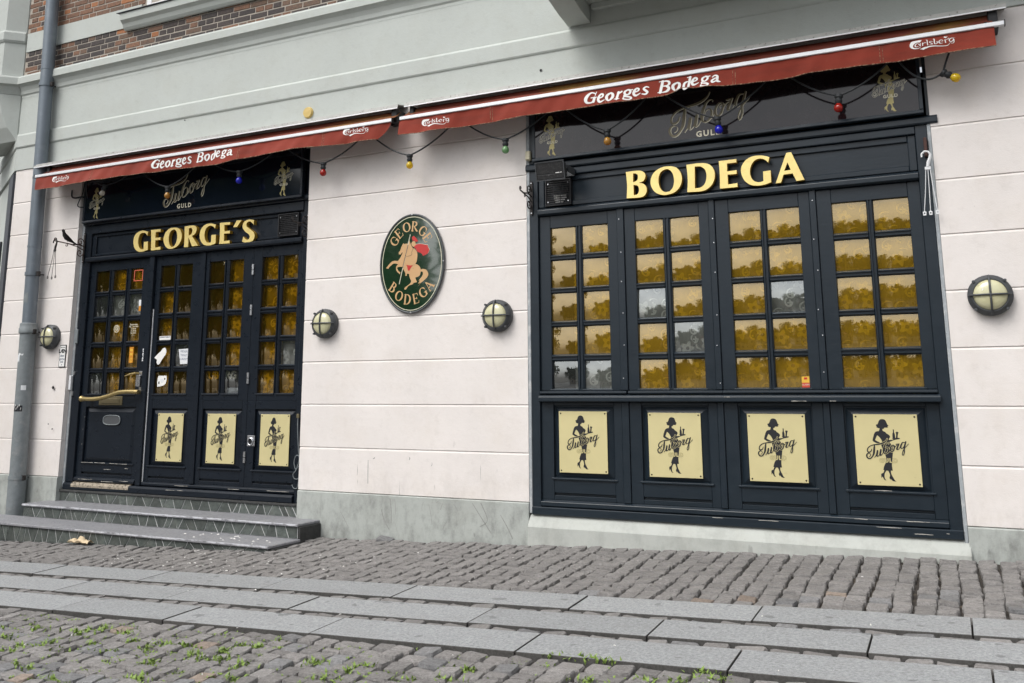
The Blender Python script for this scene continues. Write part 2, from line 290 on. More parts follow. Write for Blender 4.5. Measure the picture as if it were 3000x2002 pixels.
BOD=[[[(-2.564,3.254),(-2.455,3.255),(-2.41,3.246),(-2.38,3.216),(-2.38,3.182),(-2.401,3.15),(-2.44,3.139),(-2.398,3.123),(-2.373,3.091),(-2.372,3.045),(-2.395,3.01),(-2.441,2.998),(-2.563,3.003),(-2.556,3.125)],[(-2.495,3.233),(-2.468,3.228),(-2.451,3.213),(-2.45,3.186),(-2.462,3.161),(-2.497,3.149)],[(-2.494,3.122),(-2.46,3.115),(-2.444,3.09),(-2.445,3.053),(-2.463,3.028),(-2.495,3.026)]],[[(-2.145,3.261),(-2.205,3.262),(-2.266,3.241),(-2.312,3.197),(-2.332,3.131),(-2.317,3.07),(-2.281,3.025),(-2.222,3.0),(-2.162,3.0),(-2.103,3.018),(-2.057,3.065),(-2.038,3.13),(-2.048,3.19),(-2.079,3.237),(-2.116,3.255)],[(-2.183,3.239),(-2.229,3.218),(-2.253,3.168),(-2.254,3.108),(-2.235,3.054),(-2.199,3.026),(-2.154,3.027),(-2.123,3.064),(-2.111,3.123),(-2.119,3.183),(-2.147,3.226)]],[[(-1.992,3.257),(-1.889,3.259),(-1.817,3.251),(-1.771,3.224),(-1.745,3.178),(-1.741,3.119),(-1.761,3.063),(-1.802,3.02),(-1.864,2.999),(-1.994,3.003),(-1.985,3.124)],[(-1.917,3.231),(-1.865,3.227),(-1.83,3.199),(-1.815,3.157),(-1.818,3.105),(-1.836,3.06),(-1.873,3.034),(-1.924,3.031)]],[[(-1.699,3.257),(-1.544,3.258),(-1.545,3.226),(-1.628,3.227),(-1.63,3.155),(-1.547,3.157),(-1.547,3.123),(-1.628,3.125),(-1.628,3.035),(-1.546,3.04),(-1.546,3.004),(-1.7,3.005),(-1.696,3.129)]],[[(-1.261,3.241),(-1.273,3.194),(-1.302,3.224),(-1.342,3.238),(-1.387,3.227),(-1.42,3.184),(-1.433,3.128),(-1.425,3.077),(-1.4,3.042),(-1.36,3.027),(-1.322,3.033),(-1.321,3.119),(-1.257,3.122),(-1.258,3.016),(-1.314,3.001),(-1.375,2.998),(-1.436,3.013),(-1.485,3.058),(-1.509,3.129),(-1.502,3.187),(-1.465,3.237),(-1.409,3.264),(-1.34,3.266),(-1.293,3.254)]],[[(-1.118,3.261),(-1.078,3.264),(-.982,3.009),(-1.048,3.004),(-1.076,3.075),(-1.152,3.072),(-1.176,3.004),(-1.22,3.003),(-1.142,3.202)],[(-1.113,3.177),(-1.089,3.107),(-1.144,3.105)]]]
GEO=[[[(-8.775,3.21),(-8.784,3.162),(-8.815,3.192),(-8.859,3.204),(-8.905,3.193),(-8.93,3.153),(-8.934,3.097),(-8.919,3.04),(-8.887,3.003),(-8.853,2.994),(-8.833,2.998),(-8.835,3.086),(-8.766,3.088),(-8.76,2.982),(-8.832,2.968),(-8.898,2.966),(-8.956,2.988),(-9.0,3.04),(-9.017,3.104),(-9.007,3.166),(-8.968,3.208),(-8.904,3.231),(-8.847,3.23)]],[[(-8.727,3.228),(-8.562,3.225),(-8.564,3.194),(-8.647,3.196),(-8.642,3.121),(-8.557,3.123),(-8.557,3.092),(-8.642,3.092),(-8.637,3.0),(-8.547,3.006),(-8.546,2.97),(-8.706,2.969),(-8.711,3.101)]],[[(-8.347,3.226),(-8.41,3.221),(-8.471,3.185),(-8.502,3.126),(-8.502,3.071),(-8.474,3.014),(-8.425,2.976),(-8.361,2.966),(-8.29,2.98),(-8.239,3.017),(-8.208,3.075),(-8.208,3.136),(-8.235,3.186),(-8.283,3.217)],[(-8.354,3.201),(-8.397,3.179),(-8.418,3.126),(-8.415,3.064),(-8.397,3.015),(-8.363,2.987),(-8.323,2.996),(-8.291,3.041),(-8.28,3.101),(-8.292,3.163),(-8.322,3.197)]],[[(-8.168,3.225),(-8.051,3.228),(-7.997,3.217),(-7.972,3.184),(-7.978,3.144),(-8.006,3.113),(-8.041,3.099),(-7.934,2.973),(-8.031,2.971),(-8.095,3.09),(-8.092,2.968),(-8.159,2.97),(-8.16,3.092)],[(-8.097,3.198),(-8.062,3.202),(-8.04,3.18),(-8.04,3.143),(-8.06,3.117),(-8.095,3.11)]],[[(-7.669,3.205),(-7.681,3.16),(-7.711,3.186),(-7.755,3.201),(-7.802,3.187),(-7.834,3.146),(-7.84,3.086),(-7.826,3.038),(-7.797,3.003),(-7.762,2.994),(-7.732,2.999),(-7.732,3.084),(-7.661,3.085),(-7.659,2.979),(-7.725,2.964),(-7.794,2.963),(-7.856,2.984),(-7.9,3.037),(-7.917,3.092),(-7.908,3.152),(-7.873,3.199),(-7.813,3.225),(-7.744,3.225)]],[[(-7.608,3.22),(-7.449,3.218),(-7.449,3.188),(-7.537,3.189),(-7.532,3.114),(-7.446,3.115),(-7.448,3.084),(-7.535,3.085),(-7.531,2.996),(-7.442,2.997),(-7.444,2.963),(-7.601,2.967),(-7.599,3.093)]],[[(-7.351,3.227),(-7.277,3.226),(-7.343,3.148),(-7.398,3.153)]],[[(-7.09,3.208),(-7.093,3.156),(-7.113,3.177),(-7.147,3.198),(-7.184,3.196),(-7.203,3.169),(-7.189,3.138),(-7.129,3.097),(-7.081,3.058),(-7.072,3.005),(-7.1,2.965),(-7.161,2.953),(-7.211,2.956),(-7.253,2.969),(-7.238,3.028),(-7.218,3.004),(-7.184,2.985),(-7.155,2.989),(-7.14,3.017),(-7.159,3.048),(-7.21,3.081),(-7.25,3.124),(-7.258,3.164),(-7.234,3.204),(-7.177,3.221),(-7.128,3.218)]]]
OVAL={'horse':[(-.101,.213),(-.094,.203),(-.058,.205),(-.039,.192),(-.003,.151),(.009,-.013),(.045,-.015),(.08,-.029),(.103,-.053),(.112,-.077),(.139,-.073),(.178,-.085),(.201,-.121),(.192,-.158),(.153,-.19),(.11,-.218),(.086,-.245),(.108,-.21),(.082,-.223),(.105,-.187),(.085,-.194),(.126,-.151),(.139,-.125),(.135,-.101),(.112,-.096),(.104,-.13),(.082,-.148),(.047,-.157),(.07,-.205),(.03,-.21),(.017,-.224),(-.032,-.237),(-.062,-.274),(-.083,-.273),(-.076,-.254),(-.041,-.233),(-.01,-.211),(-.001,-.189),(-.02,-.15),(-.027,-.114),(-.052,-.109),(-.056,-.132),(-.071,-.131),(-.074,-.1),(-.098,-.06),(-.107,-.036),(-.157,-.033),(-.175,-.043),(-.156,-.076),(-.133,-.089),(-.137,-.112),(-.174,-.082),(-.188,-.046),(-.18,-.02),(-.162,-.005),(-.217,.006),(-.271,-.029),(-.279,-.044),(-.309,-.039),(-.298,-.024),(-.235,.031),(-.163,.03),(-.132,.07),(-.11,.112),(-.117,.12),(-.132,.096),(-.155,.099),(-.157,.123),(-.142,.134),(-.129,.168),(-.116,.194)],'rider':[(-.029,.238),(-.014,.198),(.015,.149),(.033,.148),(.065,.107),(.07,.06),(.058,-.001),(.018,-.029),(-.062,-.02),(-.094,.002),(-.082,.071),(-.047,.146),(-.044,.2)],'helm':[(-.0,.267),(.022,.28),(.045,.264),(.077,.222),(.05,.214),(.027,.23),(.009,.231),(.005,.247)],'face':[(.005,.22),(.032,.226),(.046,.209),(.05,.182),(.024,.164),(.001,.181),(-.004,.201)],'cape':[(.024,.164),(.055,.189),(.113,.189),(.192,.171),(.197,.151),(.211,.123),(.202,.097),(.185,.079),(.139,.062),(.114,.092),(.078,.106),(.065,.115),(.047,.147)],'saddle':[(-.062,-.018),(-.013,-.027),(.02,-.027),(-.008,-.054),(-.025,-.084),(-.043,-.075),(-.051,-.04)],'lance':[(-.019,.296,.008),(-.144,-.212,.008)],'lined':[(-.044,.189,.006),(-.105,-.044,.006)],'arm':[(.02,.149,.004),(.003,.111,.004),(-.001,.081,.004),(-.06,.069,.004)]}
OVT=[('G',-.222,.253),('E',-.164,.335),('O',-.07,.394),('R',.035,.396),('G',.14,.336),('E',.2,.258),('B',-.229,-.257),('O',-.153,-.35),('D',-.048,-.393),('E',.064,-.388),('G',.151,-.327),('A',.224,-.259)]
WEED= [(-5.21, -3.55), (-5.21, -3.49), (-5.18, -3.43), (-4.71, -3.57), (-4.65, -3.77), (-4.94, -3.69), (-5.03, -3.84), (-4.76, -3.8), (-4.3, -3.55), (-4.24, -3.87), (-3.94, -3.74), (-3.97, -3.57), (-3.88, -3.69), (-5.23, -3.74), (-5.37, -3.85), (-5.24, -3.8), (-5.33, -3.5), (-5.18, -3.37), (-3.96, -3.44), (-3.91, -3.99), (-3.55, -3.96), (-4.07, -4.12), (-4.56, -4.27), (-5.68, -3.73), (-5.95, -3.57), (-4.88, -4.17), (-4.46, -3.55), (-4.91, -3.44), (-4.51, -3.67), (-5.32, -3.94), (-5.65, -3.52), (-4.01, -3.72), (-4.14, -3.66), (-3.66, -3.75), (-3.81, -3.45), (-5.06, -4.13), (-3.02, -3.67), (-3.08, -3.8), (-2.62, -3.7), (-2.97, -3.57), (-3.29, -3.6), (-2.41, -3.46), (-2.44, -3.63), (-3.79, -3.29), (-2.07, -3.12), (-1.76, -3.12), (-1.85, -3.11), (-1.48, -3.36), (-1.31, -3.31), (-1.17, -3.26), (-1.74, -3.44), (-1.23, -3.16)]
SCUFF=[[(-5.113,0.19),(-5.095,0.072),(-5.095,-0.04)],[(-5.211,0.079),(-5.177,-0.02),(-5.117,-0.104)],[(-4.506,0.176),(-4.532,0.114)],[(-4.384,0.17),(-4.347,0.111)],[(-4.185,0.191),(-4.108,0.088),(-3.986,-0.071)],[(-4.094,0.196),(-4.024,0.045),(-4.105,-0.019)],[(-3.887,0.099),(-3.82,-0.002),(-3.764,-0.104)],[(-5.059,0.187),(-5.047,0.037)],[(-5.705,0.03),(-5.6,-0.123)],[(-4.461,0.008),(-4.504,-0.067)],[(-4.667,0.168),(-4.628,-0.026)],[(-4.727,0.177),(-4.74,0.091)],[(-4.55,0.204),(-4.579,0.178)],[(-5.525,0.566),(-5.513,0.281)],[(-5.393,0.556),(-5.39,0.325)],[(-5.022,0.643),(-5.016,-0.023)],[(-4.108,0.629),(-4.101,0.387)],[(-5.318,0.584),(-5.333,0.571)],[(-4.899,0.596),(-4.906,0.57)],[(-4.643,0.553),(-4.648,0.521)]]
# ------------------------------------------------------------------ materials (procedural)
MAT = {}
def lum(c, k): return (min(c[0] * k, 1), min(c[1] * k, 1), min(c[2] * k, 1), 1)
class NT:
    def __init__(s, name):
        s.m = bpy.data.materials.new(name); s.m.use_nodes = True; s.t = s.m.node_tree; s.t.nodes.clear()
        s.out = s.t.nodes.new('ShaderNodeOutputMaterial'); MAT[name] = s.m
        s.pos = s.n('NewGeometry').outputs['Position']
    def n(s, typ, **kw):
        nd = s.t.nodes.new('ShaderNode' + typ)
        for k, v in kw.items():
            k2 = k.replace('_', ' ')
            if k2 in nd.inputs.keys(): s.set(nd.inputs[k2], v)
            else: setattr(nd, k, v)
        return nd
    def set(s, inp, v):
        if hasattr(v, 'is_output') or isinstance(v, bpy.types.NodeSocket): s.t.links.new(v, inp)
        else: inp.default_value = v
    def math(s, op, a, b=0.0, clamp=False):
        nd = s.t.nodes.new('ShaderNodeMath'); nd.operation = op; nd.use_clamp = clamp; s.set(nd.inputs[0], a); s.set(nd.inputs[1], b); return nd.outputs[0]
    def mix(s, f, a, b, blend='MIX'):
        nd = s.t.nodes.new('ShaderNodeMix'); nd.data_type = 'RGBA'; nd.blend_type = blend
        s.set(nd.inputs['Factor'], f); s.set(nd.inputs['A'], a); s.set(nd.inputs['B'], b); return nd.outputs['Result']
    def noise(s, scale, detail=4, rough=.55, vec=None, sc=None):
        v = vec or s.pos
        if sc: v = s.n('Mapping', Vector=v, Scale=sc).outputs[0]
        return s.n('TexNoise', Vector=v, Scale=scale, Detail=detail, Roughness=rough).outputs['Fac']
    def ramp(s, f, lo, hi):
        nd = s.n('MapRange', Value=f); nd.inputs['From Min'].default_value = lo; nd.inputs['From Max'].default_value = hi; return nd.outputs[0]
    def bsdf(s, **kw):
        b = s.n('BsdfPrincipled')
        for k, v in kw.items(): s.set(b.inputs[k.replace('_', ' ')], v)
        return b
    def bump(s, h, strength, dist=.01):
        b = s.n('Bump'); b.inputs['Strength'].default_value = strength; b.inputs['Distance'].default_value = dist; s.set(b.inputs['Height'], h); return b.outputs[0]
    def done(s, sh): s.t.links.new(sh.outputs[0] if hasattr(sh, 'outputs') else sh, s.out.inputs['Surface']); return s.m
def mat(name, col, rough=.6, metal=0.0, var=.15, vscale=5.0, bump=0.0, bscale=90.0, rnd=0.0, col2=None, c2=(.55, .7), c2scale=9.0, spec=.5, coat=0.0, c2sc=None, rvar=.1):
    t = NT(name)
    n1 = t.noise(vscale, 5)
    c = t.mix(n1, lum(col, 1 - var), lum(col, 1 + var))
    if col2: c = t.mix(t.ramp(t.noise(c2scale, 6, .65, sc=c2sc), *c2), c, lum(col2, 1))
    if rnd:
        oi = t.n('ObjectInfo').outputs['Random']
        k = t.math('ADD', t.math('MULTIPLY', oi, 2 * rnd), 1 - rnd)
        c = t.mix(1.0, c, t.n('CombineColor', Red=k, Green=k, Blue=k).outputs[0], 'MULTIPLY')
    rr = t.math('ADD', t.math('MULTIPLY', t.noise(vscale * 3, 3), rvar * 2), rough - rvar, True)
    b = t.bsdf(Base_Color=c, Roughness=rr, Metallic=metal)
    b.inputs['Specular IOR Level'].default_value = spec; b.inputs['Coat Weight'].default_value = coat; b.inputs['Coat Roughness'].default_value = .15
    if bump: t.set(b.inputs['Normal'], t.bump(t.noise(bscale, 4), bump))
    return t.done(b)

# painted render: blotchy, with scuffs and run-down dirt
def wall_mat(name, col, dirt, dirt_amt, streak=.35):
    t = NT(name)
    c = t.mix(t.ramp(t.noise(1.6, 6, .6), .3, .7), lum(col, .955), lum(col, 1.03))
    c = t.mix(t.math('MULTIPLY', t.ramp(t.noise(9, 7, .75), .52, .80), .34), c, lum(dirt, 1))
    c = t.mix(t.math('MULTIPLY', t.ramp(t.noise(2.2, 6, .65), .48, .75), .26), c, lum((dirt[0] * 1.25, dirt[1] * 1.2, dirt[2] * 1.1), 1))
    sz = t.n('SeparateXYZ', Vector=t.pos).outputs
    low = t.ramp(sz[2], 0.62, 0.02)            # splashed dirt lives on the lowest courses
    st = t.ramp(t.noise(3.4, 7, .75, sc=(1.5, 1.5, .8)), .46, .80)
    c = t.mix(t.math('MULTIPLY', t.math('MULTIPLY', st, low, True), streak), c, lum(dirt, .62))
    c = t.mix(t.math('MULTIPLY', t.ramp(t.noise(46, 4, .6), .68, .74), .30), c, lum(dirt, .55))
    sc = t.ramp(t.noise(11, 3, .5, sc=(1.0, 1, .45)), .70, .76)
    c = t.mix(t.math('MULTIPLY', t.math('MULTIPLY', sc, t.ramp(sz[2], 1.1, .3), True), .4), c, lum(dirt, .5))
    b = t.bsdf(Base_Color=c, Roughness=.82)
    b.inputs['Specular IOR Level'].default_value = .25
    h = t.math('ADD', t.math('MULTIPLY', t.noise(14, 5, .6), .7), t.math('MULTIPLY', t.noise(120, 3), .3))
    t.set(b.inputs['Normal'], t.bump(h, .35, .012))
    return t.done(b)
wall_mat('pink_render', (.775, .732, .702), (.50, .46, .42), .3, .55)
wall_mat('grey_render', (.50, .532, .505), (.33, .345, .325), .3, .2)
wall_mat('plinth_render', (.43, .455, .43), (.20, .20, .19), .5, .9)
wall_mat('sill_render', (.47, .49, .46), (.28, .28, .26), .5, .5)
mat('mortar', (.40, .36, .31), .9, var=.15, vscale=20, bump=.4, bscale=160)
def brick_mat(name, a, b_, soot):
    t = NT(name)
    oi = t.n('ObjectInfo').outputs['Random']
    c = t.mix(oi, lum(a, 1), lum(b_, 1))
    c = t.mix(t.ramp(t.noise(38, 5, .7), .42, .72), c, lum(soot, 1))
    c = t.mix(t.math('MULTIPLY', t.ramp(t.noise(90, 3), .6, .8), .35), c, (.45, .38, .30, 1))
    b = t.bsdf(Base_Color=c, Roughness=.85); t.set(b.inputs['Normal'], t.bump(t.noise(110, 4), .6, .006)); return t.done(b)
brick_mat('brick_red', (.25, .125, .072), (.185, .10, .065), (.095, .062, .048))
brick_mat('brick_brown', (.15, .095, .065), (.19, .115, .075), (.07, .055, .05))
brick_mat('brick_dark', (.055, .047, .046), (.085, .066, .06), (.035, .032, .033))
brick_mat('brick_orange', (.42, .16, .06), (.36, .15, .065), (.2, .1, .06))
# shop paint
def paint(name, col, wear, rough=.34):
    t = NT(name)
    c = t.mix(t.noise(3.0, 5), lum(col, .82), lum(col, 1.2))
    g = t.noise(26, 4, .6, sc=(.18, 1, 1.6))
    c = t.mix(t.math('MULTIPLY', t.ramp(g, .5, .8), .25), c, lum(col, 1.9))
    c = t.mix(t.ramp(t.noise(60, 3, .5), .775, .80), c, lum(wear, 1))
    b = t.bsdf(Base_Color=c, Roughness=t.math('ADD', t.math('MULTIPLY', t.noise(12, 4), .2), rough - .1))
    b.inputs['Specular IOR Level'].default_value = .38
    t.set(b.inputs['Normal'], t.bump(t.noise(45, 4, sc=(.25, 1, 1)), .12, .006)); return t.done(b)
paint('paint_bodega', (.0120, .0195, .0275), (.10, .11, .12))
paint('paint_georges', (.0085, .0125, .019), (.07, .08, .09), .30)
mat('lead', (.34, .37, .39), .7, var=.25, vscale=14, bump=.3, col2=(.55, .56, .55), c2=(.5, .7))
mat('chipped_paint', (.46, .44, .40), .8, var=.3, vscale=60)
mat('rotten_wood', (.36, .31, .24), .9, var=.4, vscale=18, bump=.6, col2=(.05, .045, .04), c2=(.5, .62), c2scale=26)
mat('sign_bodega', (.013, .010, .012), .08, var=.3, vscale=8, rvar=.03, col2=(.026, .022, .022), c2=(.5, .9))
mat('sign_georges', (.005, .008, .014), .08, var=.3, vscale=8, rvar=.03)
mat('gold_leaf', (.95, .71, .27), .38, metal=.35, var=.16, vscale=11, col2=(.66, .46, .16), c2=(.60, .85), c2scale=17, bump=.08, bscale=30)
mat('gold_side', (.46, .28, .03), .5, metal=.3)
mat('brass_plate', (.70, .62, .33), .40, metal=.25, var=.06, vscale=7, col2=(.50, .42, .22), c2=(.66, .85), c2scale=12)
mat('plate_edge', (.90, .82, .55), .35, metal=.4)
mat('print_black', (.010, .011, .015), .5, var=.1)
mat('print_gold', (.34, .29, .12), .45, metal=.2, var=.2)
mat('print_olive', (.115, .095, .045), .5, var=.2)
mat('print_cream', (.66, .62, .48), .5, var=.1)
mat('print_white', (.82, .82, .80), .6, var=.06)
mat('print_red', (.52, .028, .024), .3, var=.12, coat=.6)
mat('print_tan', (.60, .37, .18), .3, var=.08, coat=.6)
mat('enamel_green', (.012, .036, .016), .08, var=.15, coat=1.0, rvar=.03, spec=1.0)
MAT['enamel_green'].node_tree.nodes['Principled BSDF'].inputs['Coat IOR'].default_value = 1.9; MAT['enamel_green'].node_tree.nodes['Principled BSDF'].inputs['Coat Roughness'].default_value = .03
mat('screw', (.06, .045, .03), .5, metal=.5)
mat('lamp_metal', (.075, .08, .085), .5, metal=.4, var=.3, vscale=20, bump=.2)
mat('lamp_glass', (.60, .58, .37), .22, var=.14, vscale=16, coat=.7, col2=(.42, .38, .20), c2=(.5, .85), c2scale=8)
mat('zinc', (.165, .195, .225), .5, metal=.35, var=.2, vscale=5, col2=(.24, .27, .29), c2=(.55, .8), c2scale=4, bump=.1, bscale=20)
mat('cast_iron_grey', (.21, .235, .245), .62, metal=.15, var=.28, vscale=14, bump=.35, bscale=40, col2=(.30, .31, .31), c2=(.55, .75))
mat('aluminium', (.80, .82, .84), .42, metal=.15, var=.12, vscale=25)
mat('weathered_alu', (.40, .40, .38), .6, metal=.2, var=.25, vscale=9, col2=(.16, .15, .13), c2=(.56, .66), c2scale=30)
mat('dark_metal', (.02, .02, .022), .5, metal=.3)
mat('iron', (.03, .026, .025), .6, metal=.3, var=.3, bump=.3)
mat('rust_iron', (.075, .035, .028), .7, metal=.2, var=.35, vscale=30)
mat('rubber', (.016, .019, .022), .55, var=.3)
mat('white_plastic', (.78, .79, .80), .45, var=.06)
mat('cream_plastic', (.56, .52, .37), .5, var=.1)
mat('yellow_plastic', (.60, .44, .15), .55, var=.15, vscale=30)
mat('speaker_grey', (.075, .08, .085), .55, var=.15)
mat('speaker_grille', (.012, .012, .013), .75, var=.6, vscale=70, col2=(.05, .05, .048), c2=(.5, .75), c2scale=40)
mat('chrome', (.62, .63, .65), .28, metal=.9)
mat('brass_handle', (.50, .385, .17), .33, metal=.75, var=.2, vscale=14)
mat('old_brass', (.20, .17, .10), .5, metal=.6, var=.25)
mat('paper', (.72, .74, .76), .85, var=.06)
mat('sticker_orange', (.60, .24, .02), .5, var=.1)
mat('sticker_red', (.55, .06, .03), .5)
mat('sticker_yellow', (.75, .45, .05), .5)
mat('sticker_frame', (.62, .13, .07), .5)
mat('sign_blue', (.05, .08, .16), .5)
mat('room_brown', (.05, .03, .018), .9, var=.3)
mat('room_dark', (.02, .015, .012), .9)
mat('dark_cloth', (.03, .03, .035), .9)
mat('window_paint', (.78, .79, .80), .5)
mat('dark_glass', (.02, .025, .03), .05)
mat('slate', (.045, .05, .06), .6, var=.3, bump=.3)
# awning cloth: faded red with grime
t = NT('awning_red')
c = t.mix(t.noise(3.0, 5), (.20, .030, .018, 1), (.275, .046, .027, 1))
c = t.mix(t.math('MULTIPLY', t.ramp(t.noise(4, 6, .65, sc=(.5, 1, 2.2)), .5, .78), .55), c, (.105, .028, .020, 1))
c = t.mix(t.math('MULTIPLY', t.ramp(t.noise(40, 4, .6), .66, .8), .3), c, (.30, .13, .09, 1))
b = t.bsdf(Base_Color=c, Roughness=.85); b.inputs['Specular IOR Level'].default_value = .2
b.inputs['Sheen Weight'].default_value = .15
t.set(b.inputs['Normal'], t.bump(t.noise(12, 5, sc=(1, 1, .5)), .25, .02)); t.done(b)
t = NT('awning_hem')
c = t.mix(t.ramp(t.noise(55, 4, .6), .45, .6), (.12, .04, .025, 1), (.36, .24, .15, 1))
t.done(t.bsdf(Base_Color=c, Roughness=.9))
t = NT('awning_roof')
c = t.mix(t.ramp(t.noise(3.0, 6, .6, sc=(.35, 1, 1)), .52, .70), (.17, .034, .018, 1), (.25, .15, .03, 1))
c = t.mix(t.math('MULTIPLY', t.ramp(t.noise(30, 4), .5, .7), .4), c, (.09, .03, .015, 1))
t.done(t.bsdf(Base_Color=c, Roughness=.9))
# ground stones
def stone(name, col, col2, bumpk, rnd=.2, scale=70, speck=.5, rough=.8, big=(.5, .8)):
    t = NT(name)
    oi = t.n('ObjectInfo').outputs['Random']
    c = t.mix(t.ramp(t.noise(scale, 6, .75), .34, .66), lum(col, .66), lum(col, 1.34))
    c = t.mix(t.math('MULTIPLY', t.ramp(t.noise(6.3, 3, .5), *big), .5), c, lum(col2, 1))
    c = t.mix(t.math('MULTIPLY', t.ramp(t.noise(240, 2), .58, .74), speck), c, lum(col, 2.1))
    k = t.math('ADD', t.math('MULTIPLY', oi, 2 * rnd), 1 - rnd)
    c = t.mix(1.0, c, t.n('CombineColor', Red=k, Green=k, Blue=k).outputs[0], 'MULTIPLY')
    if name == 'granite': c = t.mix(t.math('MULTIPLY', t.ramp(t.noise(8.5, 1, .4), .71, .735), .55), c, lum(col, .4))
    b = t.bsdf(Base_Color=c, Roughness=rough); b.inputs['Specular IOR Level'].default_value = .3
    h = t.math('ADD', t.math('MULTIPLY', t.noise(34, 5, .65), .55), t.math('MULTIPLY', t.noise(150, 3), .45))
    t.set(b.inputs['Normal'], t.bump(h, bumpk, .010)); return t.done(b)
stone('sett', (.218, .209, .202), (.21, .195, .183), 1.0, .2, 45, speck=.7)
stone('sett_cool', (.20, .20, .202), (.18, .175, .17), 1.0, .16, 45)
stone('sett_warm', (.25, .205, .172), (.24, .20, .16), 1.0, .16, 45)
stone('sett_stuff', (.218, .209, .202), (.155, .149, .144), 1.0, .02, 45, speck=.7, big=(.46, .58))
stone('granite', (.285, .295, .30), (.245, .245, .243), .45, .07, 55, .6, .75)
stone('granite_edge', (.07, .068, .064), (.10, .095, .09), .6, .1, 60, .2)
stone('tread', (.255, .258, .275), (.33, .33, .335), .25, .08, 40, .2, .55)
stone('riser', (.085, .098, .090), (.16, .165, .145), .9, .28, 22, .25, .6)
stone('riser_dark', (.055, .056, .055), (.10, .10, .098), .8, .2, 30, .25)
mat('grout', (.58, .59, .59), .9, var=.25, vscale=25, bump=.5)
mat('worn_edge', (.56, .57, .60), .7, var=.3, vscale=20, col2=(.2, .2, .21), c2=(.5, .65))
mat('soil', (.045, .039, .034), .95, var=.4, vscale=30, bump=.6, col2=(.14, .115, .085), c2=(.5, .75))
mat('plaza', (.10, .095, .09), .9, var=.3, vscale=3, bump=.4, bscale=12)
mat('weed_leaf', (.20, .295, .06), .6, var=.35, vscale=14)
mat('scuff', (.29, .295, .28), .8, var=.3, vscale=60)
mat('weed_dry', (.30, .25, .10), .7, var=.3)
mat('leaf', (.045, .085, .022), .6, var=.45, vscale=1.2)
mat('leaf_dark', (.030, .058, .018), .6, var=.45, vscale=1.2)
mat('bark', (.08, .06, .045), .9, var=.3, bump=.6)
mat('litter_white', (.72, .71, .68), .8, var=.15)
mat('litter_tan', (.62, .50, .33), .8, var=.2, vscale=40)
mat('house_a', (.42, .36, .28), .85); mat('house_b', (.50, .48, .44), .85); mat('roof_tile', (.22, .09, .06), .8)
# glass: tinted, reflecting, lets light through to the lace behind
def glass(name, tint, gl, fac, body, bodyfac):
    t = NT(name)
    tr = t.n('BsdfTransparent'); tr.inputs['Color'].default_value = (*tint, 1)
    g = t.n('BsdfGlossy'); g.inputs['Color'].default_value = (*gl, 1); g.inputs['Roughness'].default_value = .012
    nb = t.bump(t.noise(14, 2, .4), .05, .006); t.set(g.inputs['Normal'], nb)
    fr = t.n('Fresnel'); fr.inputs['IOR'].default_value = 1.5
    f = t.math('ADD', t.math('MULTIPLY', fr.outputs[0], .8), fac, True)
    df = t.n('BsdfDiffuse'); df.inputs['Color'].default_value = (*body, 1)
    m0 = t.n('MixShader'); m0.inputs[0].default_value = bodyfac; t.t.links.new(tr.outputs[0], m0.inputs[1]); t.t.links.new(df.outputs[0], m0.inputs[2])
    ms = t.n('MixShader'); t.set(ms.inputs[0], f); t.t.links.new(m0.outputs[0], ms.inputs[1]); t.t.links.new(g.outputs[0], ms.inputs[2])
    return t.done(ms)
glass('amber_glass', (.98, .77, .16), (1.0, .83, .55), .20, (.80, .48, .05), .15)
glass('amber_glass_shaded', (.96, .70, .12), (1.0, .83, .55), .20, (.55, .32, .03), .035)  # darker copy of the amber glass; awning shade put into its colour
glass('clear_glass', (.92, .95, .95), (.95, 1.0, 1.0), .22, (.4, .42, .42), .05)
# lace curtain: five-petalled flowers, scrolls and leaves woven in a thinner ground
t = NT('lace')
ps = t.n('SeparateXYZ', Vector=t.pos).outputs; v = t.n('CombineXYZ', X=ps[0], Y=ps[2]).outputs[0]
vo = t.n('TexVoronoi'); vo.voronoi_dimensions = '2D'; t.set(vo.inputs['Vector'], v); vo.inputs['Scale'].default_value = 4.4; vo.inputs['Randomness'].default_value = .9
dv = t.n('VectorMath', operation='SUBTRACT'); t.set(dv.inputs[0], v); t.set(dv.inputs[1], vo.outputs['Position'])
sx = t.n('SeparateXYZ', Vector=dv.outputs[0]).outputs
ang = t.math('ARCTAN2', sx[1], sx[0]); rad = vo.outputs['Distance']
pet = t.math('MULTIPLY', t.math('ADD', t.math('MULTIPLY', t.math('COSINE', t.math('MULTIPLY', ang, 5)), .20), .80), .30)
fl = t.math('LESS_THAN', rad, pet)
eye = t.math('LESS_THAN', rad, .07)
fl = t.math('SUBTRACT', fl, eye, True)
rib = t.math('LESS_THAN', t.math('ABSOLUTE', t.math('SUBTRACT', rad, pet)), .022)
v2 = t.n('VectorMath', operation='ADD'); t.set(v2.inputs[0], v); v2.inputs[1].default_value = (3.7, 1.9, 0)
vb = t.n('TexVoronoi'); vb.voronoi_dimensions = '2D'; t.set(vb.inputs['Vector'], v2.outputs[0]); vb.inputs['Scale'].default_value = 7.5; vb.inputs['Randomness'].default_value = 1.0
db = t.n('VectorMath', operation='SUBTRACT'); t.set(db.inputs[0], v2.outputs[0]); t.set(db.inputs[1], vb.outputs['Position'])
sb2 = t.n('SeparateXYZ', Vector=db.outputs[0]).outputs; an2 = t.math('ARCTAN2', sb2[1], sb2[0])
ph = t.math('ADD', t.math('MULTIPLY', vb.outputs['Distance'], 15.0), an2)            # scrolls: arms winding round each cell centre
scr = t.math('MULTIPLY', t.math('GREATER_THAN', t.math('SINE', ph), .62), t.math('LESS_THAN', vb.outputs['Distance'], .42))
